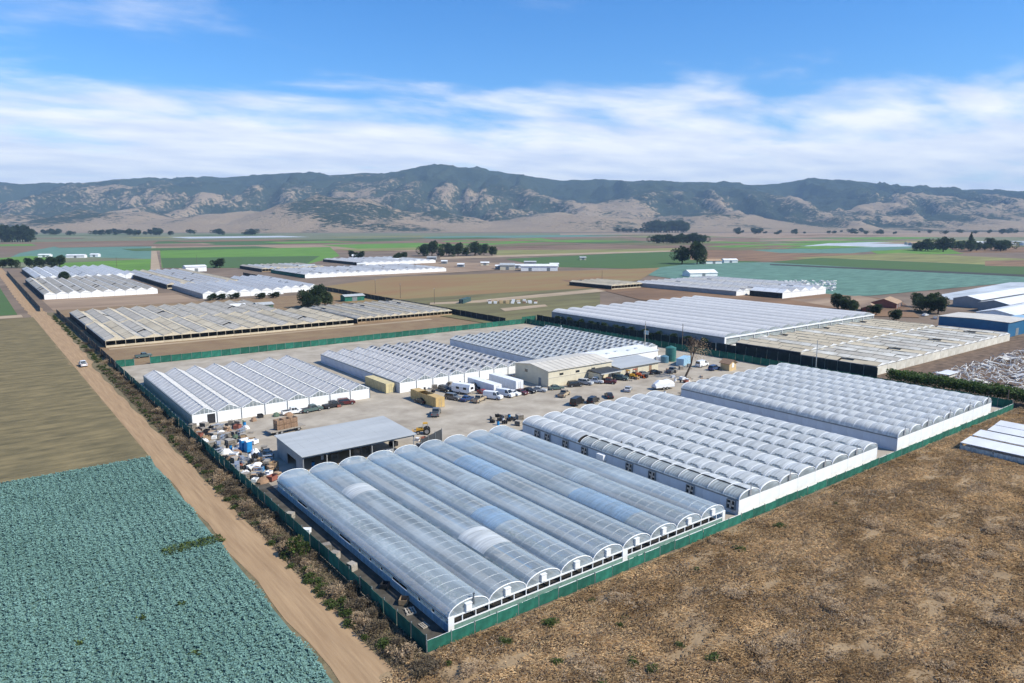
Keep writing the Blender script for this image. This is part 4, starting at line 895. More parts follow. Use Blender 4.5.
vehicle('pickup', 'green', (0, 0), .05, 'dark pickup on the brown grass strip behind the fence', None, .035, (44.5, 259.4))
vehicle('pickup', 'white', (0, 0), -.1, 'white flatbed truck beside the grey greenhouse front', 'trucks by the grey greenhouse', .035, G(293, 414))
vehicle('pickup', 'green', (0, 0), .1, 'green flatbed truck beside the grey greenhouse front', 'trucks by the grey greenhouse', .035, G(312, 411.5))
for i, (px, c, lb) in enumerate((((925, 316), 'white', 'white car on the drive below the red farmhouse'), ((935, 319), 'silver', 'silver car on the drive below the red farmhouse'), ((845, 304), 'black', 'black car beside the dark trees in the tan lot'))):
    vehicle('sedan', c, px, .4 * i, lb, None)
for px, kd, c, a, lb in (((457, 390), 'pickup', 'white', -Q, 'white pickup against the vented greenhouse wall'), ((445, 391.5), 'suv', 'black', -Q + .1, 'black car against the vented greenhouse wall'), ((548, 381.5), 'sedan', 'red', .1, 'red car behind the dark green sedan at the warehouse'), ((467, 400.5), 'sedan', 'blue', .4, 'dark blue car in front of the camper trailer'), ((436, 415), 'pickup', 'grey', .9, 'grey pickup out in the yard near the tan container'), ((333, 407.5), 'pickup', 'black', .1, 'black truck at the corner of the grey greenhouse'), ((346, 404.5), 'suv', 'maroon', -.2, 'maroon car at the corner of the grey greenhouse'), ((564, 396), 'pickup', 'tan', .5, 'tan pickup in the yard opposite the warehouse'), ((628, 391), 'sedan', 'silver', .6, 'silver sedan in the yard near the white tarped trailer'), ((672, 372.5), 'pickup', 'grey', .3, 'grey pickup below the water tanks'), ((702, 366.5), 'van', 'white', .1, 'white van parked by the alley fence near the hut')):
    vehicle(kd, c, px, a, lb)
for k in PROTO.values():
    for ch in list(k.children_recursive) + [k]: bpy.data.objects.remove(ch)
def camper():
    x, y = G(463, 393.5); t = thing('camper_trailer', 'white camper trailer with rounded roof beside the black pickup', 'trailer', (x, y), -Q + .35)
    MB().loft([[(xx, -1.15, z0), (xx, 1.15, z0), (xx, 1.2, 2.0), (xx, .9, 2.75), (xx, -.9, 2.75), (xx, -1.2, 2.0)] for xx, z0 in ((-2.9, .9), (-2.4, .55), (2.4, .55), (2.9, 1.0))]).build('body', 'white_wall', t)
    for s in (-1, 1):
        for q in (-1.4, .9): MB().box(q, q + 1.0, s * 1.2 - .03, s * 1.2 + .03, 1.4, 2.0).build('window', 'glass_dark', t)
        ty, ri = wheel_meshes(.35, .24); w_ = link('wheel', ty, t, (-.2, s * 1.08, .38)); link('rim', ri, w_)
    MB().box(2.92, 2.95, -.6, .6, 1.5, 2.1).build('window', 'glass_dark', t); MB().tube((2.6, -.5, .5), (4.0, 0, .5), .06).tube((2.6, .5, .5), (4.0, 0, .5), .06).build('drawbar', 'gutter', t)
camper()
def tractor(px, mt, rz, label, loader=True):
    x, y = G(*px); t = thing('tractor', label, 'tractor', (x, y, .03), rz)
    extr(MB(), [(-.9, .7), (1.6, .7), (1.6, 1.3), (.3, 1.45), (.2, 1.1), (-.9, 1.1)], -.4, .4).build('body', mt, t)
    MB().box(-.8, .2, -.62, .62, 2.3, 2.42).build('canopy', mt, t)
    for a in (-.75, .15):
        for s in (-.55, .55): MB().tube((a, s, 1.0), (a, s, 2.3), .05, n=5).build('canopy_post', 'gutter', t)
    ty, ri = wheel_meshes(.75, .42); ty2, ri2 = wheel_meshes(.42, .28)
    for s in (-1, 1):
        w_ = link('wheel', ty, t, (-.6, s * .75, .75)); link('rim', ri, w_); w_ = link('wheel', ty2, t, (1.2, s * .6, .42)); link('rim', ri2, w_)
    MB().box(-.5, -.1, -.25, .25, 1.1, 1.5).build('seat', 'dark', t)
    if loader:
        for s in (-.55, .55): MB().tube((.1, s, 1.2), (2.3, s, .7), .08).build('loader_arm', mt, t)
        MB().loft([[(2.3, yy, .15), (2.9, yy, .15), (2.9, yy, .3), (2.4, yy, .35), (2.4, yy, .9), (2.3, yy, .9)] for yy in (-.9, .9)]).build('bucket', mt, t)
tractor((629, 378.5), 'yellow', -Q + .6, 'yellow tractor with a loader bucket near the annex')
tractor((635.5, 377.5), 'orange', -Q + .6, 'orange-red tractor parked next to the yellow one')
tractor((424, 434), 'yellow', 2.6, 'yellow loader tractor behind the open shed')
def tank(px, r, h, mt, label, cone=True):
    x, y = G(*px); t = thing('water_tank', label, 'tank', (x, y, .03))
    MB().tube((0, 0, 0), (0, 0, h), r, n=20).build('shell', mt, t, False)
    MB().tube((0, 0, h), (0, 0, h + r * .35), r * 1.02, r * .15, n=20).build('lid', mt, t)
    for k in range(3): MB().tube((0, 0, h * (.2 + .3 * k)), (0, 0, h * (.2 + .3 * k) + .08), r * 1.02, n=20).build('band', mt, t)
tank((670.5, 361), 1.7, 4.4, 'tank_green', 'tall green water tank near the leaning bare tree')
tank((664.5, 362.5), 1.3, 2.0, 'tank_blue', 'squat blue-grey water tank beside the tall green one')
tank((659.5, 362), 1.1, 1.8, 'tarp_white', 'small white water tank beside the annex corner')
def tarped():
    x, y = G(663, 389); t = thing('tarped_trailer', 'trailer load under a white tarp at the end of the puffed greenhouse', 'trailer', (x, y, .03), R(-15))
    MB().box(-3, 3, -1.1, 1.1, .5, .65).build('deck', 'wood_grey', t)
    MB().loft([[(xx, -1.15, .66), (xx, 1.15, .66), (xx, 1.1, h * .7), (xx, .5, h), (xx, -.5, h), (xx, -1.1, h * .7)] for xx, h in ((-2.9, 1.6), (-1.5, 2.5), (0, 2.3), (1.4, 2.6), (2.9, 1.9))]).build('tarp', 'tarp_white', t)
    ty, ri = wheel_meshes(.4, .25)
    for xx in (-.6, .5):
        for s in (-1, 1): w_ = link('wheel', ty, t, (xx, s * 1.15, .4)); link('rim', ri, w_)
tarped()
def flatbed():
    x, y = G(286, 432); t = thing('flatbed_trailer', 'flatbed trailer carrying stacked dark brown crates in the yard', 'trailer', (x, y, .03), R(8))
    MB().box(-4, 4, -1.2, 1.2, .75, .95).build('deck', 'wood_grey', t)
    ty, ri = wheel_meshes(.45, .26)
    for xx in (-2.6, -1.5, 2.4):
        for s in (-1, 1): w_ = link('wheel', ty, t, (xx, s * 1.05, .45)); link('rim', ri, w_)
    for i in range(3):
        for k in range(2):
            c = MB().box(-.75, .75, -.9, .9, 0, .1)
            for q in range(4): c.box(-.75, .75, -.9, -.85, .15 + q * .22, .32 + q * .22).box(-.75, .75, .85, .9, .15 + q * .22, .32 + q * .22).box(-.75, -.7, -.85, .85, .15 + q * .22, .32 + q * .22).box(.7, .75, -.85, .85, .15 + q * .22, .32 + q * .22)
            o = c.build('wooden_crate', 'hut_roof', None, loc=(x + (-1.6 + 1.6 * i) * math.cos(R(8)), y + (-1.6 + 1.6 * i) * math.sin(R(8)), .985 + k * 1.08), rz=R(8)); o['kind'] = 'stuff'
            del o['kind']; tag(o, 'dark brown slatted crate stacked on the flatbed trailer', 'crate', 'crates on the flatbed trailer')
flatbed()

# ------------------------------------------------------------------ junk rows along the west fence
def junk_protos():
    P = {}
    def mk(name, parts):
        t = bpy.data.objects.new(name, None); COL.objects.link(t)
        for nm, mb, mt in parts: mb.build(nm, mt, t)
        P[name] = t
    sl = [('slat', MB().box(-.6, .6, -.5 + .26 * i, -.36 + .26 * i, .12, .15), 'wood_grey') for i in range(4)]
    mk('wooden_pallet', sl + [('bearer', MB().box(-.6 + .55 * i, -.5 + .55 * i, -.5, .5, 0, .119), 'wood_grey') for i in range(3)])
    mk('pallet_stack', [('pallet', MB().box(-.6, .6, -.5, .5, .17 * i + .10, .17 * i + .15).box(-.6, -.5, -.5, .5, .17 * i, .17 * i + .099).box(.5, .6, -.5, .5, .17 * i, .17 * i + .099), 'wood_grey') for i in range(6)])
    mk('plastic_drum', [('drum', MB().tube((0, 0, 0), (0, 0, .88), .29, n=12), 'blue_plastic'), ('rim', MB().tube((0, 0, .88), (0, 0, .92), .30, n=12), 'dark')])
    mk('produce_bin', [('bin', MB().box(-.6, .6, -.5, .5, .1, .2).box(-.6, .6, -.5, -.44, .2, .75).box(-.6, .6, .44, .5, .2, .75).box(-.6, -.54, -.44, .44, .2, .75).box(.54, .6, -.44, .44, .2, .75), 'container_white'), ('runner', MB().box(-.6, .6, -.45, -.3, 0, .099), 'dark'), ('runner', MB().box(-.6, .6, .3, .45, 0, .099), 'dark')])
    mk('cardboard_box', [('carton', MB().box(-.5, .5, -.4, .4, 0, .6), 'tile_roof'), ('flap', MB().cbox(.62, 0, .62, .3, .78, .02, 0, .5), 'tile_roof')])
    mk('tarp_heap', [('tarp', MB().dome(0, 0, 0, 1.1, .8, .8, 12, 4, .18), 'tarp_green'), ('rope', MB().path([(-1.0, .1, .25), (-.3, .05, .84), (.4, 0, .8), (1.0, 0, .3)], .03), 'wood')])
    mk('pot_stack', [('pot', MB().tube((.35 * (i % 3) - .35, .35 * (i // 3) - .2, 0), (.35 * (i % 3) - .35, .35 * (i // 3) - .2, .5 + .12 * (i % 2)), .12, .17, n=8), 'dark') for i in range(6)])
    mk('pipe_bundle', [('pipe', MB().tube((-1.6 + random.uniform(-.3, .3), .12 * i - .3, .08 + .1 * (i % 2)), (1.6 + random.uniform(-.3, .3), .12 * i - .3 + random.uniform(-.2, .2), .08 + .1 * (i % 2)), .06, n=6), 'galv') for i in range(6)])
    mk('metal_rack', [('shelf', MB().box(-.9, .9, -.35, .35, .2 + .55 * i, .25 + .55 * i), 'galv') for i in range(3)] + [('upright', MB().box(a, a + .06, b, b + .06, 0, 1.6), 'galv') for a in (-.9, .84) for b in (-.35, .29)])
    return P
JP = junk_protos()
JL = dict(wooden_pallet=('weathered wooden pallet lying in the junk rows by the fence', 'pallet'), pallet_stack=('stack of weathered pallets in the junk rows by the fence', 'pallet'), plastic_drum=('blue plastic drum in the junk rows by the fence', 'drum'), produce_bin=('white produce bin in the junk rows by the fence', 'bin'), cardboard_box=('tan carton in the junk rows by the fence', 'box'), tarp_heap=('heap under a green tarp in the junk rows by the fence', 'tarp'), pot_stack=('cluster of black nursery pots in the junk rows by the fence', 'pots'), pipe_bundle=('bundle of metal pipes in the junk rows by the fence', 'pipes'), metal_rack=('empty metal rack in the junk rows by the fence', 'rack'))
VAR = {'produce_bin': ('bin', [('white', 'container_white'), ('black', 'dark'), ('red', 'red_wall'), ('brown', 'wood')]), 'tarp_heap': ('tarp', [('green', 'tarp_green'), ('white', 'tarp_white'), ('brown', 'hut_roof')]), 'cardboard_box': ('carton', [('tan', 'tile_roof'), ('grey', 'grey_wall'), ('white', 'container_white')]), 'plastic_drum': ('drum', [('blue', 'blue_plastic'), ('white', 'tarp_white'), ('black', 'dark')])}
def junk(nm, x, y, z=.035, rz=None, where='in the junk rows by the fence', s=None, group='junk heaped beside the west fence', mv=None):
    c = copy_tree(JP[nm], None, (x, y, z), random.uniform(0, 6.28) if rz is None else rz); lb, ct = JL[nm]
    s = s or random.uniform(.85, 1.25); c.scale = (s, s, s)
    if nm in VAR:
        part, opts = VAR[nm]; cn_, mt = opts[mv] if mv is not None else random.choice(opts); recolor(c, part, M[mt]); lb = lb.replace(opts[0][0], cn_, 1)
    tag(c, lb.replace('in the junk rows by the fence', where), ct, group); return c
kinds = list(JL)
placed = []
def free(x, y, d=1.25):
    if any((x - a) ** 2 + (y - b_) ** 2 < d * d for a, b_ in placed): return False
    placed.append((x, y)); return True
for _ in range(2500):
    y = random.uniform(119, 161.0); xm = 43.2 if y > 131 else 41.5
    if y > 150: xm = 45.5
    x = random.uniform(35.3, xm)
    if abs(x - 41.5) < 2.2 and abs(y - 139) < 2.6: continue
    if free(x, y, 1.3): junk(random.choices(kinds, (3, 3, 1, 4, 3, 3, 3, 1, 2))[0], x, y)
for _ in range(60):
    x, y = random.uniform(47, 70), random.uniform(158.5, 161.6)
    if free(x, y, 2.3): junk(random.choice(('produce_bin', 'tarp_heap', 'pot_stack', 'pallet_stack', 'cardboard_box')), x, y, where='along the grey greenhouse front', group='clutter along the grey greenhouse')
for _ in range(50):   # under the shed
    x, y = random.uniform(46, 65), random.uniform(119.3, 128)
    if free(x, y, 2.0): junk(random.choice(('produce_bin', 'pallet_stack', 'plastic_drum', 'cardboard_box', 'tarp_heap')), x, y, where='under the open shed roof', group='stores under the open shed')
for px in ((410, 612), (404, 604), (424, 626), (330, 560), (322, 552), (352, 570), (385, 588), (300, 535), (285, 520)):
    x, y = G(*px); x = min(max(x, 35.4), 37.3)
    if free(x, y, 1.5): junk(random.choice(('pallet_stack', 'cardboard_box', 'wooden_pallet', 'produce_bin')), x, y, where='in the strip beside the barrel-vault greenhouse', group='oddments beside the barrel vaults')
for _ in range(16):
    x, y = G(random.uniform(672, 708), random.uniform(376, 383))
    if free(x, y, 1.3): junk(random.choice(('cardboard_box', 'produce_bin', 'wooden_pallet', 'plastic_drum')), x, y, where='around the foot of the leaning tree', group='clutter around the leaning tree')
for _ in range(26):   # dark heap behind the clear greenhouse
    x, y = G(random.uniform(490, 522), random.uniform(417, 426))
    if free(x, y, .95): junk(random.choice(('pot_stack', 'pot_stack', 'pallet_stack', 'plastic_drum')), x, y, where='in the dark heap behind the barrel vaults', group='dark heap behind the barrel vaults', mv=None)
for _ in range(70):
    x, y = random.uniform(88.5, 122), random.uniform(156, 162.2)
    if free(x, y, 2.2) and not (106 < x < 119): junk(random.choice(('produce_bin', 'pallet_stack', 'plastic_drum', 'cardboard_box', 'wooden_pallet', 'pot_stack')), x, y, where='along the white wall of the vented greenhouse', group='clutter along the vented greenhouse')
for _ in range(40):
    x, y = random.uniform(146, 176), random.uniform(136, 140)
    if free(x, y, 2.6): junk(random.choice(('produce_bin', 'pallet_stack', 'cardboard_box', 'wooden_pallet', 'tarp_heap')), x, y, where='in the yard before the low annex', group='clutter before the annex')
for _ in range(40):
    x, y = random.uniform(120, 160), random.uniform(116, 120)
    if free(x, y, 2.4): junk(random.choice(('produce_bin', 'pallet_stack', 'plastic_drum', 'pot_stack', 'wooden_pallet')), x, y, where='behind the puffed white greenhouses', group='clutter behind the puffed greenhouses')
for _ in range(10):
    x, y = G(random.uniform(412, 436), random.uniform(440, 446))
    if free(x, y, 1.0): junk(random.choice(('cardboard_box', 'produce_bin')), x, y, where='beside the dark windbreak panels', group='boxes by the windbreak')
for t in JP.values():
    for ch in list(t.children_recursive) + [t]: bpy.data.objects.remove(ch)
for i, px in enumerate(((243.5, 450.5), (248.5, 452))):
    x, y = G(*px); t = thing('portable_toilet', 'bright blue portable toilet standing in the yard by the junk', 'toilet', (x, y, .03), R(12), 'portable toilets')
    MB().box(-.55, .55, -.55, .55, .1, 2.15).build('cabin', 'blue_plastic', t); MB().box(-.55, .55, -.6, .6, 0, .099).build('skid', 'dark', t); MB().box(-.4, .4, -.6, -.555, .15, 1.95).build('door', 'blue_plastic', t)
    MB().loft([[(xx, -.58, 2.16), (xx, .58, 2.16), (xx, .3, 2.36), (xx, -.3, 2.36)] for xx in (-.58, .58)]).build('roof', 'tarp_white', t)
# ------------------------------------------------------------------ poles
def pole(px, h, label, arm=True, mt='pole_wood'):
    x, y = G(*px); t = thing('utility_pole', label, 'pole', (x, y), R(45), 'utility poles')
    MB().tube((0, 0, 0), (0, 0, h), .16, .10, n=8).build('post', mt, t)
    if arm:
        MB().box(-1.1, 1.1, -.06, .06, h - .7, h - .55).build('crossarm', mt, t)
        for a in (-1, -.45, .45, 1): MB().tube((a, 0, h - .54), (a, 0, h - .35), .05, n=6).build('insulator', 'lamp', t)
pole((644.5, 357), 12, 'tall wooden pole with crossarm rising behind the annex', mt='wood_grey')
pole((682, 349), 9, 'dark pole in the alley before the grey side wall')
pole((815.5, 372), 9.5, 'grey pole beside the chalky glasshouse fence', False, 'galv')
pole((561, 338), 5.0, 'short white post at the head of the alley', False, 'white_trim')
for px, hh in (((375.5, 294), 9), ((400.5, 298.5), 9), ((434.5, 304), 9)): pole(px, hh, 'wooden pole beside the long black fence and meadow')
for px, hh, lb in (((117, 268), 11, 'far pole behind the distant white-fronted lath house'), ((197, 265), 11, 'far pole in front of the dark green field'), ((1007, 408), 4.5, 'short lamp post at the end of the green fence by the hedge'), ((602, 279), 7, 'lone pole in the brown meadow behind the low cream greenhouse')): pole(px, hh, lb, False)
sg = thing('sign_board', 'pale sign board on the black fence under the grey wall', 'sign', (205.0, 183.5), Q)
MB().box(-1.2, 1.2, 0, .06, 1.9, 3.4).build('board', 'tarp_white', sg); MB().box(-1.0, -.9, .061, .15, 0, 3.3).build('post', 'galv', sg); MB().box(.9, 1.0, .061, .15, 0, 3.3).build('post', 'galv', sg)

# ------------------------------------------------------------------ farther buildings
def barn(label, x0, y0, W, D, h, r, wall, roof, rz=0.0, name='barn', doors=1, seam=6):
    t = thing(name, label, 'building', (x0, y0), rz)
    MB().box(0, W, 0, .2, .03, h).build('wall', wall, t); MB().box(0, W, D - .2, D, .03, h).build('wall', wall, t)
    for x in (0, W - .2): MB().loft([[(xx, .2, .03), (xx, D - .2, .03), (xx, D - .2, h), (xx, D / 2, h + r), (xx, .2, h)] for xx in (x, x + .2)]).build('end_wall', wall, t)
    for s in (0, 1):
        for i in range(seam):
            a, b = -.4 + i * (W + .8) / seam + .02, -.4 + (i + 1) * (W + .8) / seam - .02
            e = -.5 if s == 0 else D + .5
            MB().loft([[(x, e, h - .08), (x, D / 2, h + r + .02), (x, D / 2, h + r + .16), (x, e, h + .06)] for x in (a, b)]).build('roof_sheet', roof, t)
    for i in range(doors): MB().box(W * (i + .5) / doors - 1.5, W * (i + .5) / doors + 1.5, -.06, -.01, .05, min(h - .4, 3)).build('door', 'gutter', t)
    return t
barn('dark blue metal barn with a cream roof beside the chalky glasshouse', 319, 101, 20, 25, 6.0, .3, 'blue_metal', 'cream_roof', doors=1)
barn('light blue metal lean-to attached beyond the dark blue barn', 340.5, 98, 16, 12, 5.0, .6, 'lightblue_metal', 'lightblue_metal')
barn('long white-roofed shed behind the dark blue barn', 360, 112, 60, 15, 4.5, 1.6, 'white_wall', 'white_roof', doors=4, seam=12)
barn('long white-roofed barn behind the red farmhouse drive', 405, 129, 75, 13, 4.5, 1.6, 'grey_wall', 'white_roof', doors=4, seam=12)
barn('white-roofed barn next to the teal field corner', 418, 146, 80, 13, 4.5, 1.6, 'grey_wall', 'white_roof', doors=4, seam=12)
x, y = G(896, 309); barn('red farmhouse with a tan tiled roof among trees', x, y, 16, 12, 2.6, 2.2, 'red_wall', 'tile_roof', R(15), 'farmhouse', 3)
x, y = G(880, 313); barn('small tan-roofed outbuilding beside the red farmhouse', x, y, 11, 8, 2.2, 1.5, 'red_wall', 'tile_roof', R(30), 'farmhouse', 1)
x, y = G(521, 271); barn('white barn at the far edge of the brown meadow', x, y, 34, 12, 4.5, 1.6, 'white_wall', 'white_roof', R(-38), doors=2)
x, y = G(500, 270); barn('grey barn beside the white one past the meadow', x, y, 14, 14, 4.5, 1.6, 'cream_wall', 'grey_roof', R(-38))
x, y = G(352, 259); barn('small white farm shed beyond the green field', x, y, 14, 9, 4, 1.4, 'white_wall', 'white_roof', R(-30))
x, y = G(690, 277); barn('white tent-like shed at the near end of the teal field', x, y, 26, 12, 3.0, 2.4, 'white_wall', 'white_roof', R(-20), 'shed')
x, y = G(706, 264); barn('pink-roofed house beside the pair of dark trees', x, y, 18, 10, 3.2, 2.0, 'white_wall', 'tile_roof', R(-30), 'farmhouse')
x, y = G(724, 263); barn('white house beside the pink-roofed one', x, y, 16, 9, 3.0, 1.6, 'white_wall', 'white_roof', R(-30), 'farmhouse')
x, y = G(186, 272); barn('white shed with dark door between the far lath houses', x, y, 18, 12, 4.5, 1.2, 'white_wall', 'white_roof', 0, 'shed')
x, y = G(300, 270); barn('low white shed near the dark green crop', x, y, 16, 9, 3.5, 1.2, 'white_wall', 'grey_roof', 0, 'shed')
x, y = G(258, 311); barn('green shed beside the white awning behind the beige lath house', x, y, 8, 7, 3, .8, 'tarp_green', 'grey_roof', 0, 'shed')
x, y = G(232, 312); barn('white awning shed behind the beige lath house', x, y, 7, 6, 2.8, .8, 'white_wall', 'white_roof', 0, 'shed')
x, y = G(345, 302); barn('small green shed with a cream door by the low lath house', x, y, 12, 6, 3, .8, 'fence_green', 'grey_roof', 0, 'shed')
for i, (px, W) in enumerate(((66, 22), (38, 14), (90, 10))):
    x, y = G(px, 258 - i * .5); barn('tiny white farm building in the far teal field', x, y, W, 8, 3.2, 1.2, 'white_wall', 'white_roof', R(-30), 'shed', seam=2)['group'] = 'tiny far sheds'
for i in range(14):
    x, y = G(905 + i * 9 + random.uniform(-3, 3), 245.5 + random.uniform(-1.6, 1.0)); barn('distant pale building among the trees past the olive strip', x, y, random.uniform(18, 45), 14, 4.5, 1.6, random.choice(('white_wall', 'cream_wall', 'grey_wall')), random.choice(('white_roof', 'tile_roof', 'grey_roof')), R(-40), 'farm_building', seam=2)['group'] = 'distant buildings to the east'
for i in range(12):
    x, y = G(360 + i * 9 + 60 * (i % 3) + random.uniform(-3, 3), 264 + random.uniform(-1, 6) - 4 * (i % 2)); barn('small farm shed in the cluttered lot past the meadow', x, y, random.uniform(6, 14), 7, 3, 1, random.choice(('white_wall', 'cream_wall', 'grey_wall')), random.choice(('white_roof', 'white_roof', 'grey_roof')), R(-38 + random.uniform(-10, 10)), 'shed', seam=2)['group'] = 'sheds in the lot past the meadow'
# small fenced lot in the meadow
container('dark teal container beside the flower lot in the meadow', *G(459, 304), 13.0, 'container_teal', h=2.6, rz=R(-53))
lot = thing('seedling_lot', 'small lot of white and pink trays in the brown meadow', 'trays', G(515, 303), R(-36))
for i in range(9):
    for k in range(4): MB().box(-.9, .9, -.45, .45, 0, random.uniform(.4, 1.4)).build('tray_stack', random.choice(('tarp_white', 'white_wall', 'hut_wall', 'hut_roof')), lot, loc=(-14 + i * 3.2 + random.uniform(-.5, .5), -4 + 3.2 * k + random.uniform(-.5, .5), .2))
sheet('path', [G(a, b) for a, b in ((545, 305), (500, 309), (505, 312), (548, 307))], 'f_path', .35)
# pipe litter past the long greenhouse and the wrecked greenhouse by the hedge
def wreck():
    t = thing('collapsed_greenhouse', 'collapsed greenhouse of tangled white hoops behind the hedge', 'greenhouse', (208, 58))
    m = MB()
    for i in range(950):
        x, y = random.uniform(6, 112), random.uniform(2, 33)
        if y > 30 - 0.02 * x or x < 6 + (33 - y) * .15: continue
        a = random.uniform(0, 3.14); l = random.uniform(.8, 2.2); h = random.uniform(.3, 1.5); k = random.uniform(-.4, .4)
        p = [(x + math.cos(a + k * q) * l * q, y + math.sin(a + k * q) * l * q, .1 + h * math.sin(math.pi * (q + 1) / 2.3)) for q in (-1, -.4, .3, 1)]
        m.path(p, random.uniform(.06, .11), 4)
    m.build('bent_hoops', 'pipe_white', t)['kind'] = 'stuff'
    for i in range(26):
        x, y = random.uniform(8, 100), random.uniform(4, 28); MB().cbox(0, 0, 0, random.uniform(2, 5), random.uniform(1, 2.2), .05, random.uniform(0, 3), random.uniform(-.3, .3)).build('fallen_sheet', random.choice(('film_far', 'chalk_glass')), t, loc=(x, y, .9))
    MB().box(10, 17, 24, 27.5, 1.6, 1.7).build('roof_slab', 'white_roof', t)
wreck()
lt = MB()
for i in range(500):
    x, y = G(random.uniform(745, 835), random.uniform(281, 291)); s = random.uniform(.5, 1.6); lt.cbox(x, y, s * .3 + .05, s * 1.6, s, s * .6, random.uniform(0, 3))
o = lt.build('rubble', 'pipe_white'); tag(o, 'scattered pale rubble along the teal field edge', 'rubble', None, 'stuff')
def shade_row(x0, x1, i):
    t = thing('shade_table', ('low white-roofed growing table at the open weed field edge of its row', 'white-roofed growing table with open sides, second in from the weed field', 'white-roofed growing table third in from the weed field edge', 'white-roofed growing table last in its row, on the hedge side')[i], 'growing table', (x0, 8.0), 0, 'growing tables outside the fence')
    W, Ln = x1 - x0, 45.6 + (.6 * i % 1)
    for k in range(8):
        a, b = k * Ln / 8 + .03, (k + 1) * Ln / 8 - .03
        MB().loft([[(0, yy, 1.75), (W, yy, 2.15), (W, yy, 2.25), (0, yy, 1.85)] for yy in (a, b)]).build('roof_sheet', 'white_roof', t)
        for x in (.1, W - .1): MB().box(x - .05, x + .05, a, a + .1, 0, 1.76 if x < 1 else 2.1).build('leg', 'galv', t)
        MB().box(.25, W - .25, a, b, .7, .78).build('bench', 'wood_grey', t)
        if i != 1: MB().box(.04, .06, a + .1, b - .05, .15, 1.3).build('side_screen', 'film_vent', t)
    MB().box(0, .8, Ln - .05, Ln, .02, 1.7).build('end_panel', 'lightblue_metal', t)
for i, (a, b) in enumerate(((151.0, 155.6), (158.3, 162.4), (164.8, 168.4), (170.4, 173.6))): shade_row(a, b, i)

# ------------------------------------------------------------------ plants
def crown_points(n, rx, ry, rz_, lobes, seed):
    rg = np.random.default_rng(seed); cs = rg.normal(0, .45, (lobes, 3)); cs[:, 2] = np.abs(cs[:, 2]) * .7 - .1; rad = rg.uniform(.28, .55, lobes)
    k = rg.integers(0, lobes, n); d = rg.normal(0, 1, (n, 3)); d /= np.linalg.norm(d, axis=1, keepdims=True)
    p = cs[k] + d * (rad[k] * rg.uniform(.55, 1.05, n) ** .5)[:, None]
    return p * np.array([rx, ry, rz_]), d
def tree_mesh(h, rx, n, seed, leaf, trunk=.25, mt='tree_leaf', conif=False):
    P, D = crown_points(n, rx, rx, h * (1 - trunk) * .62, 14, seed); P[:, 2] += h * (trunk + (1 - trunk) * .45)
    if conif: P[:, :2] *= np.clip((h * 1.05 - P[:, 2:3]) / h, .15, 1) * 1.2
    P[:, 2] = np.clip(P[:, 2], h * .05, h * 1.1)
    D = D + np.array([0, 0, .2]); D /= np.linalg.norm(D, axis=1, keepdims=True)
    V, Fq = cards(P, leaf, .38, D); o = npmesh('crown', V, Fq, mt); me = o.data; bpy.data.objects.remove(o)
    t = MB().tube((0, 0, 0), (0, 0, h * .55), h * .035, h * .02, n=7)
    rg = random.Random(seed)
    for i in range(5): a = rg.uniform(0, 6.28); z = h * rg.uniform(.25, .5); t.tube((0, 0, z), (math.cos(a) * rx * .6, math.sin(a) * rx * .6, z + h * .22), h * .014, h * .006, n=5)
    return me, t.mesh('trunk', 'bark')
TM = [tree_mesh(10, 4.2, 3200, 3, .75, .06), tree_mesh(10, 4.6, 3200, 4, .8, .0), tree_mesh(10, 3.6, 3000, 5, .7, .04), tree_mesh(10, 3.0, 2600, 6, .7, .04, conif=True)]
def tree(px, h, k, label, group=None, w=1.0, xy=None):
    x, y = xy or G(*px); t = thing('tree', label, 'tree', (x, y), random.uniform(0, 6.28), group)
    a, b = TM[k]; link('crown', a, t); link('trunk', b, t); s = h / 10; t.scale = (s * w, s * w, s); return t
for i, px in enumerate(((424, 256), (432, 256), (441, 257), (449, 256), (458, 256.5), (466, 256), (475, 255.5), (484, 255), (492, 256))): tree((px[0], px[1]), 16 + 4 * math.sin(i * 2.3), i % 3, 'dark broad tree in the row behind the cluttered lot', 'tree row past the brown meadow', 1.1)
for px in ((352, 258), (361, 259), (398, 261), (404, 260)): tree(px, 9, 1, 'dark low tree by the small white farm shed', 'low trees by the white farm shed', 1.3)
tree((682, 264), 20, 0, 'rounded dark tree, smaller of the pair by the pink-roofed house', 'pair of trees by the pink-roofed house', 1.0); tree((697, 264.5), 23, 1, 'broad dark tree, larger of the pair by the pink-roofed house', 'pair of trees by the pink-roofed house', .95)
for i in range(14): tree((656 + i * 3.6 + random.uniform(-1, 1), 243.5), 17 + 5 * random.random(), i % 3, 'far dark tree in the windbreak hedge row', 'windbreak beyond the pair of trees', 1.3)
for i in range(12): tree((652 + i * 2.9, 232.6), 46 + 12 * random.random(), i % 3, 'very distant tree of the dense grove under the hills', 'distant grove under the hills', 1.2)
for i in range(7): tree((618 + i * 6, 232.4), 20, i % 3, 'very distant low tree beside the dense grove', 'distant low trees', 1.6)
for i in range(12): tree((2 + i * 2.6, 242), 30 + 8 * random.random(), i % 4, 'far tall tree of the dark grove at the valley edge', 'dark grove at the valley edge', 1.0)
for i in range(44): tree((25 + 230 * random.random() ** 1.25, 234.6 + random.uniform(-1.2, 1)), random.uniform(12, 24), i % 3, 'very distant tree at the foot of the hills', 'distant trees at the hill foot', 1.5)
for i in range(16): tree((915 + i * 6 + random.uniform(-2, 2), 250.5 + random.uniform(-1.5, 1)), random.uniform(11, 19), i % 3, 'distant tree among the pale buildings to the east', 'trees among the eastern buildings', 1.3)
tree((970, 247), 24, 3, 'tall conifer above the distant eastern buildings'); tree((943, 252), 24, 0, 'large dark tree before the distant eastern buildings'); tree((925, 251), 18, 1, 'bushy dark tree beside the distant white plastic strip')
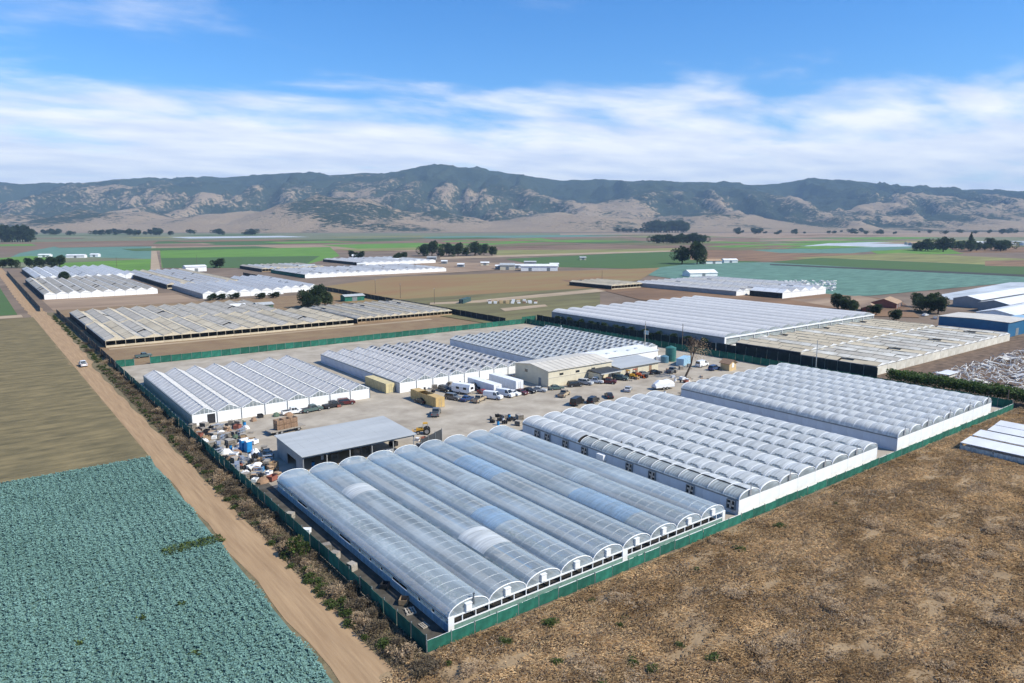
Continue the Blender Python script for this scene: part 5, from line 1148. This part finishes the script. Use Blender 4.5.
for i in range(44): tree((735 + 290 * random.random() ** (1 + (i % 3) * .4), 233.2 + random.uniform(-1.2, 1.4)), random.uniform(8, 22), i % 3, 'very distant tree on the eastern valley edge', 'distant trees on the eastern edge', 1.6)
for px, h in (((838, 310), 8), ((845, 311), 6), ((853, 312), 5.5), ((876, 315), 5), ((930, 312), 9), ((938, 314), 8), ((918, 307), 7), ((896, 321), 5)): tree(px, h, 1, 'dark green tree around the red farmhouse', 'trees around the red farmhouse', 1.25)
for px, h, wd in (((316, 307), 11, 1.1), ((308, 309), 8, 1.2), ((325, 306), 8, 1.1)): tree(px, h, 1, 'dark leafy tree between the lath houses', 'trees between the lath houses', wd)
for i, (px, h) in enumerate((((65, 283), 8), ((3, 268), 8), ((12, 268), 9), ((30, 267.5), 9), ((40, 267), 9), ((52, 267), 10), ((60, 267), 11), ((220, 268), 9))): tree(px, h, 1, 'small dark tree around the distant lath houses', 'trees around the distant lath houses', 1.3)
for px in ((213, 300), (222, 300), (236, 299), (262, 299), (276, 298)): tree(px, 3.5, 1, 'low olive bush in front of the white gables', 'bushes in front of the white gables', 1.7)
for i in range(12): tree((555 + i * 14, 321 + i * 2.6), 3.2, 1, 'dark bush along the black fence of the ridged greenhouse', 'bushes along the ridged greenhouse', 1.3, xy=(208, 238 - i * 7.2))

# leaning bare tree
def bare_tree():
    x, y = G(685, 377.5); t = thing('bare_tree', 'leaning leafless tree standing in the yard', 'tree', (x, y))
    m = MB(); r = random.Random(5)
    def br(p, d, l, rad, dep):
        q = p + d * l; m.tube(p, q, rad, rad * .72, n=6 if dep > 2 else 4, cap=False)
        if dep == 0: return
        for _ in range(3 if dep > 1 else 4):
            nd = (d + Vector((r.uniform(-.7, .7), r.uniform(-.7, .7), r.uniform(-.15, .5)))).normalized(); br(q, nd, l * r.uniform(.55, .8), rad * .6, dep - 1)
    br(Vector((0, 0, 0)), (Vector((RT[0], RT[1], 0)) * .42 + Vector((0, 0, 1))).normalized(), 4.2, .34, 5)
    m.build('trunk', 'bark', t)
    n = 700; c = Vector((RT[0], RT[1], 0)) * 3.4 + Vector((0, 0, 8)); P = RNG.normal(0, 1.5, (n, 3)) + np.array(c); V, Fq = cards(P, .35, .2)
    npmesh('dry_leaves', V, Fq, 'dry_grey', parent=t)['kind'] = 'stuff'
bare_tree()
def in_view(P, m=40):
    v = P - np.array([0, 0, CH]); dz = v @ FW; x = CX + F * (v @ RT) / dz; y = CY - F * (v @ UP) / dz
    return (dz > 1) & (x > -m) & (x < 1024 + m) & (y < 683 + 2.6 * m) & (y > 100)
def scatter(n, x0, x1, y0, y1, margin=60):
    P = np.stack([RNG.uniform(x0, x1, n), RNG.uniform(y0, y1, n), np.zeros(n)], 1); return P[in_view(P, margin)]
# cabbage field: ground plus densely set blue-green plants
sheet('crop_ground', rect(-90, 24.5, 40, 145.8), 'cabbage_soil', 0.055)
gx, gy = np.meshgrid(np.arange(-70, 25.0, .33), np.arange(45, 145.4, .33)); P = np.stack([gx.ravel(), gy.ravel(), np.zeros(gx.size)], 1); P[:, :2] += RNG.normal(0, .10, (len(P), 2))
P = P[in_view(P, 70)]; edge = 24.9 - 0.0035 * (P[:, 1] - 60) + .4 * np.sin(P[:, 1] * .4) - .5
gapm = (P[:, 0] > 17.5 + 1.5 * vnoise(P[:, 0], P[:, 1], 2)) & (abs(P[:, 1] - 100.2 - .12 * (24 - P[:, 0])) < 1.0 + .5 * vnoise(P[:, 0] * 2, P[:, 1], 4)); P = P[(P[:, 0] < edge) & ~gapm]
hgt = .28 + .10 * fbm(P[:, 0] / 4, P[:, 1] / 4, 3, 9); thin = RNG.uniform(0, 1, len(P)) < .985 - .25 * (fbm(P[:, 0] / 2.5, P[:, 1] / 2.5, 3, 31) > .68); P, hgt = P[thin], hgt[thin]
NL = 11; PP = np.repeat(P, NL, 0); HH = np.repeat(hgt, NL); PP[:, 2] = .05 + HH * RNG.uniform(.25, .8, len(PP)); PP[:, :2] += RNG.normal(0, .07, (len(PP), 2))
PP[:, 2] += .07 * np.cos(PP[:, 0] * 2 * np.pi / 1.05); V, Fq = cards(PP, .215, .48, elev=(-.1, .6)); o = npmesh('cabbage_crop', V, Fq, 'cabbage_leaf', 'stuff'); tag(o, 'dense blue-green cabbage crop beside the dirt road', 'crop')
Pw = np.concatenate([scatter(420, 17.5, 25.2, 98.8, 101.5)] + [np.array(G(*q) + (0,)) + RNG.normal(0, .28, (22, 3)) * np.array([1, 1, 0]) for q in ((144, 620), (80, 646), (182, 606), (195, 656))])
Pw[:, 2] = .25; V, Fq = cards(np.repeat(Pw, 2, 0), .32, .25); o = npmesh('weeds', V, Fq, 'green_leaf', 'stuff'); tag(o, 'green weeds scattered through the cabbage crop', 'weeds')
# dry weed field
gx = np.linspace(28.3, 330, 240); gy = np.linspace(-60, 58.9, 120); X, Y = np.meshgrid(gx, gy)
def dune(X, Y): return .06 + .75 * fbm(X / 9, Y / 9, 4, 5) * sstep(58.9, 55, Y) * .8
Z = dune(X, Y); i, j = np.meshgrid(np.arange(119), np.arange(239), indexing='ij'); a = (i * 240 + j).ravel()
npmesh('weed_ground', np.stack([X, Y, Z], -1).reshape(-1, 3), np.stack([a, a + 1, a + 241, a + 240], 1), 'weed_soil', 'structure', smooth=True)
def tufts(n, name, mt, label, size, width, lo, seed, elev, lie):
    P = scatter(n, 28.5, 215, -30, 58.7); dens = fbm(P[:, 0] / 5 + seed, P[:, 1] / 2.4, 5, seed, .6)
    k = (RNG.uniform(0, 1, len(P)) < np.clip((dens - .5) * 5 + lo, .04, 1)) & ((P[:, 0] < 150) | (P[:, 1] > 54.5) | (P[:, 1] < 7) | (P[:, 0] > 174)); P, dens = P[k], dens[k]
    P[:, 2] = dune(P[:, 0], P[:, 1]) + RNG.uniform(0, .30, len(P)) * np.clip((dens - .45) * 4, 0, 1)
    az_ = 6.28 * fbm(P[:, 0] / 3.5, P[:, 1] / 3.5, 2, seed + 3) * 1.5 + RNG.normal(0, lie, len(P)); e = RNG.uniform(elev[0], elev[1], len(P))
    D = np.stack([np.cos(az_) * np.cos(e), np.sin(az_) * np.cos(e), np.sin(e)], 1)
    V, Fq = cards(P, size, width, D); o = npmesh(name, V, Fq, mt, 'stuff'); tag(o, label, 'weeds')
tufts(850000, 'dry_weeds', 'dry_leaf', 'tan dry weeds covering the open field outside the green fence', .50, .07, 1.05, 5, (.0, .55), .7)
tufts(300000, 'dead_brush', 'dry_grey', 'grey-brown dead brush patches in the dry weed field', .48, .06, .22, 12, (.1, 1.2), 1.5)
def bush_mesh(n, r, h, leaf, mt, seed, wd=.3):
    P, D = crown_points(n, r, r, h * .9, 9, seed); P[:, 2] = np.clip(P[:, 2] + h * .4, .03, h * 1.2); V, Fq = cards(P, leaf, wd, D * np.array([1, 1, .6]) + np.array([0, 0, .3])); o = npmesh('foliage', V, Fq, mt); me = o.data; bpy.data.objects.remove(o); return me
stem = MB()
for a in range(7): stem.tube((0, 0, 0), (math.cos(a * .9) * .5, math.sin(a * .9) * .5, .7), .03, .015, n=4)
stem = stem.mesh('stems', 'bark')
BM = [bush_mesh(650, 1.0, 1.1, .26, 'dry_grey', 20 + i, .12) for i in range(3)]; VB = [bush_mesh(650, 1.0, 1.0, .26, 'verge_brush', 40 + i, .16) for i in range(3)]; GM = [bush_mesh(600, .9, 1.1, .26, 'green_leaf', 30 + i) for i in range(2)]
def bush(x, y, s, me, label, group, z=.02, sz=None):
    t = thing('bush', label, 'bush', (x, y, z), random.uniform(0, 6.28), group); link('foliage', me, t); link('stems', stem, t); t.scale = (s, s, sz or s)
for _ in range(230):
    y = 56 + (178 if _ % 4 else 345) * random.random() ** 1.4; x = random.uniform(30.9, 33.6)
    if vnoise(np.array([x / 3.0]), np.array([y / 4.0]), 6)[0] < .42: continue
    if free(x, y, 1.05):
        sz = random.uniform(.55, 1.15); by = 'barrel-vault greenhouse' if y < 117 else 'junk rows' if y < 162 else 'grey peaked greenhouse'
        bush(x, y, sz, random.choice(VB if random.random() < .72 else BM), ('tall' if sz > .95 else 'middling' if sz > .74 else 'small') + ' grey-brown dry bush on the road verge beside the ' + by, 'dry bushes on the road verge')
for _ in range(330):
    y = random.uniform(62, 405); x = random.uniform(29.9, 31.6) + (1 if y > 250 else 0)
    if free(x, y, 1.0): bush(x, y, random.uniform(.4, .8), random.choice(GM), 'low green weed clump on the road verge beside the ' + ('barrel-vault greenhouse' if y < 117 else 'junk rows' if y < 162 else 'grey peaked greenhouse'), 'green weed clumps on the verge', sz=random.uniform(.25, .5))
for _ in range(150):
    q = RNG.uniform(0, 1, 2); x, y = 30 + 90 * q[0], 0 + 57 * q[1]
    if in_view(np.array([[x, y, 0.0]]), 30)[0] and vnoise(np.array([x / 9]), np.array([y / 9]), 3)[0] > .42 and free(x, y, 2.0):
        sz = random.uniform(.7, 1.5); bush(x, y, sz, random.choice(BM), ('broad' if sz > 1.1 else 'small') + ' grey-tan dead bush in the open dry weed field', 'dead bushes in the dry weed field', .25, sz=sz * .55)
bush(*G(299, 556), 1.3, GM[0], 'bright green round bush on the verge by the dark fence', None, sz=2.0)
for px in tuple((430 + random.uniform(8, 40) + k * 48, 657 - k * 19.8 + random.uniform(4, 16)) for k in range(9)) + ((556, 665), (622, 622), (632, 660), (652, 672), (714, 660), (650, 676), (680, 648), (604, 690), (633, 668), (620, 630)):
    x, y = G(*px); bush(x, y, random.uniform(.3, .85), random.choice(GM), 'green bush growing in the dry weed field', 'green bushes in the dry weeds', .2, random.uniform(.25, .5))
P = scatter(14000, 199.5, 205.0, 44, 91, 100); P[:, 2] = RNG.uniform(.1, 1, len(P)) ** .6 * (2.8 + 1.8 * fbm(P[:, 0] / 2, P[:, 1] / 3, 3, 8)); h_ = thing('hedge', 'dark green hedge beside the end of the green fence', 'hedge', (202, 65)); V, Fq = cards(P - np.array([202, 65, 0]), .55, .35); npmesh('foliage', V, Fq, 'hedge_leaf', parent=h_)
hs_ = MB()
for i in range(22): hs_.tube((random.uniform(-1.5, 1.5), -20 + i * 2, 0), (random.uniform(-1.5, 1.5), -20 + i * 2, 1.8), .07, .03, n=5)
hs_.build('stems', 'bark', h_)['kind'] = 'stuff'
Pv = scatter(30000, 29.9, 34.0, 50, 246); Pv[:, 2] = .03; V, Fq = cards(Pv, .42, .12, elev=(.3, 1.4)); o = npmesh('verge_grass', V, Fq, 'verge_brush', 'stuff'); tag(o, 'dry straw grass along the road verge', 'grass')

# ------------------------------------------------------------------ haze over the valley
hz = MB().box(-11200, 16200, -9200, 16200, -1.6, 900).build('haze', None); hz['kind'] = 'stuff'; tag(hz, 'thin pale haze filling the air of the valley', 'haze')
hm = bpy.data.materials.new('haze'); hm.use_nodes = True; ht = hm.node_tree; ht.nodes.clear()
pv = ht.nodes.new('ShaderNodeVolumePrincipled'); pv.inputs['Color'].default_value = (0.48, 0.72, 1.0, 1); pv.inputs['Density'].default_value = 6.6e-5; pv.inputs['Anisotropy'].default_value = 0.0
ho = ht.nodes.new('ShaderNodeOutputMaterial'); L(ht, pv.outputs[0], ho.inputs['Volume']); hz.data.materials.append(hm)
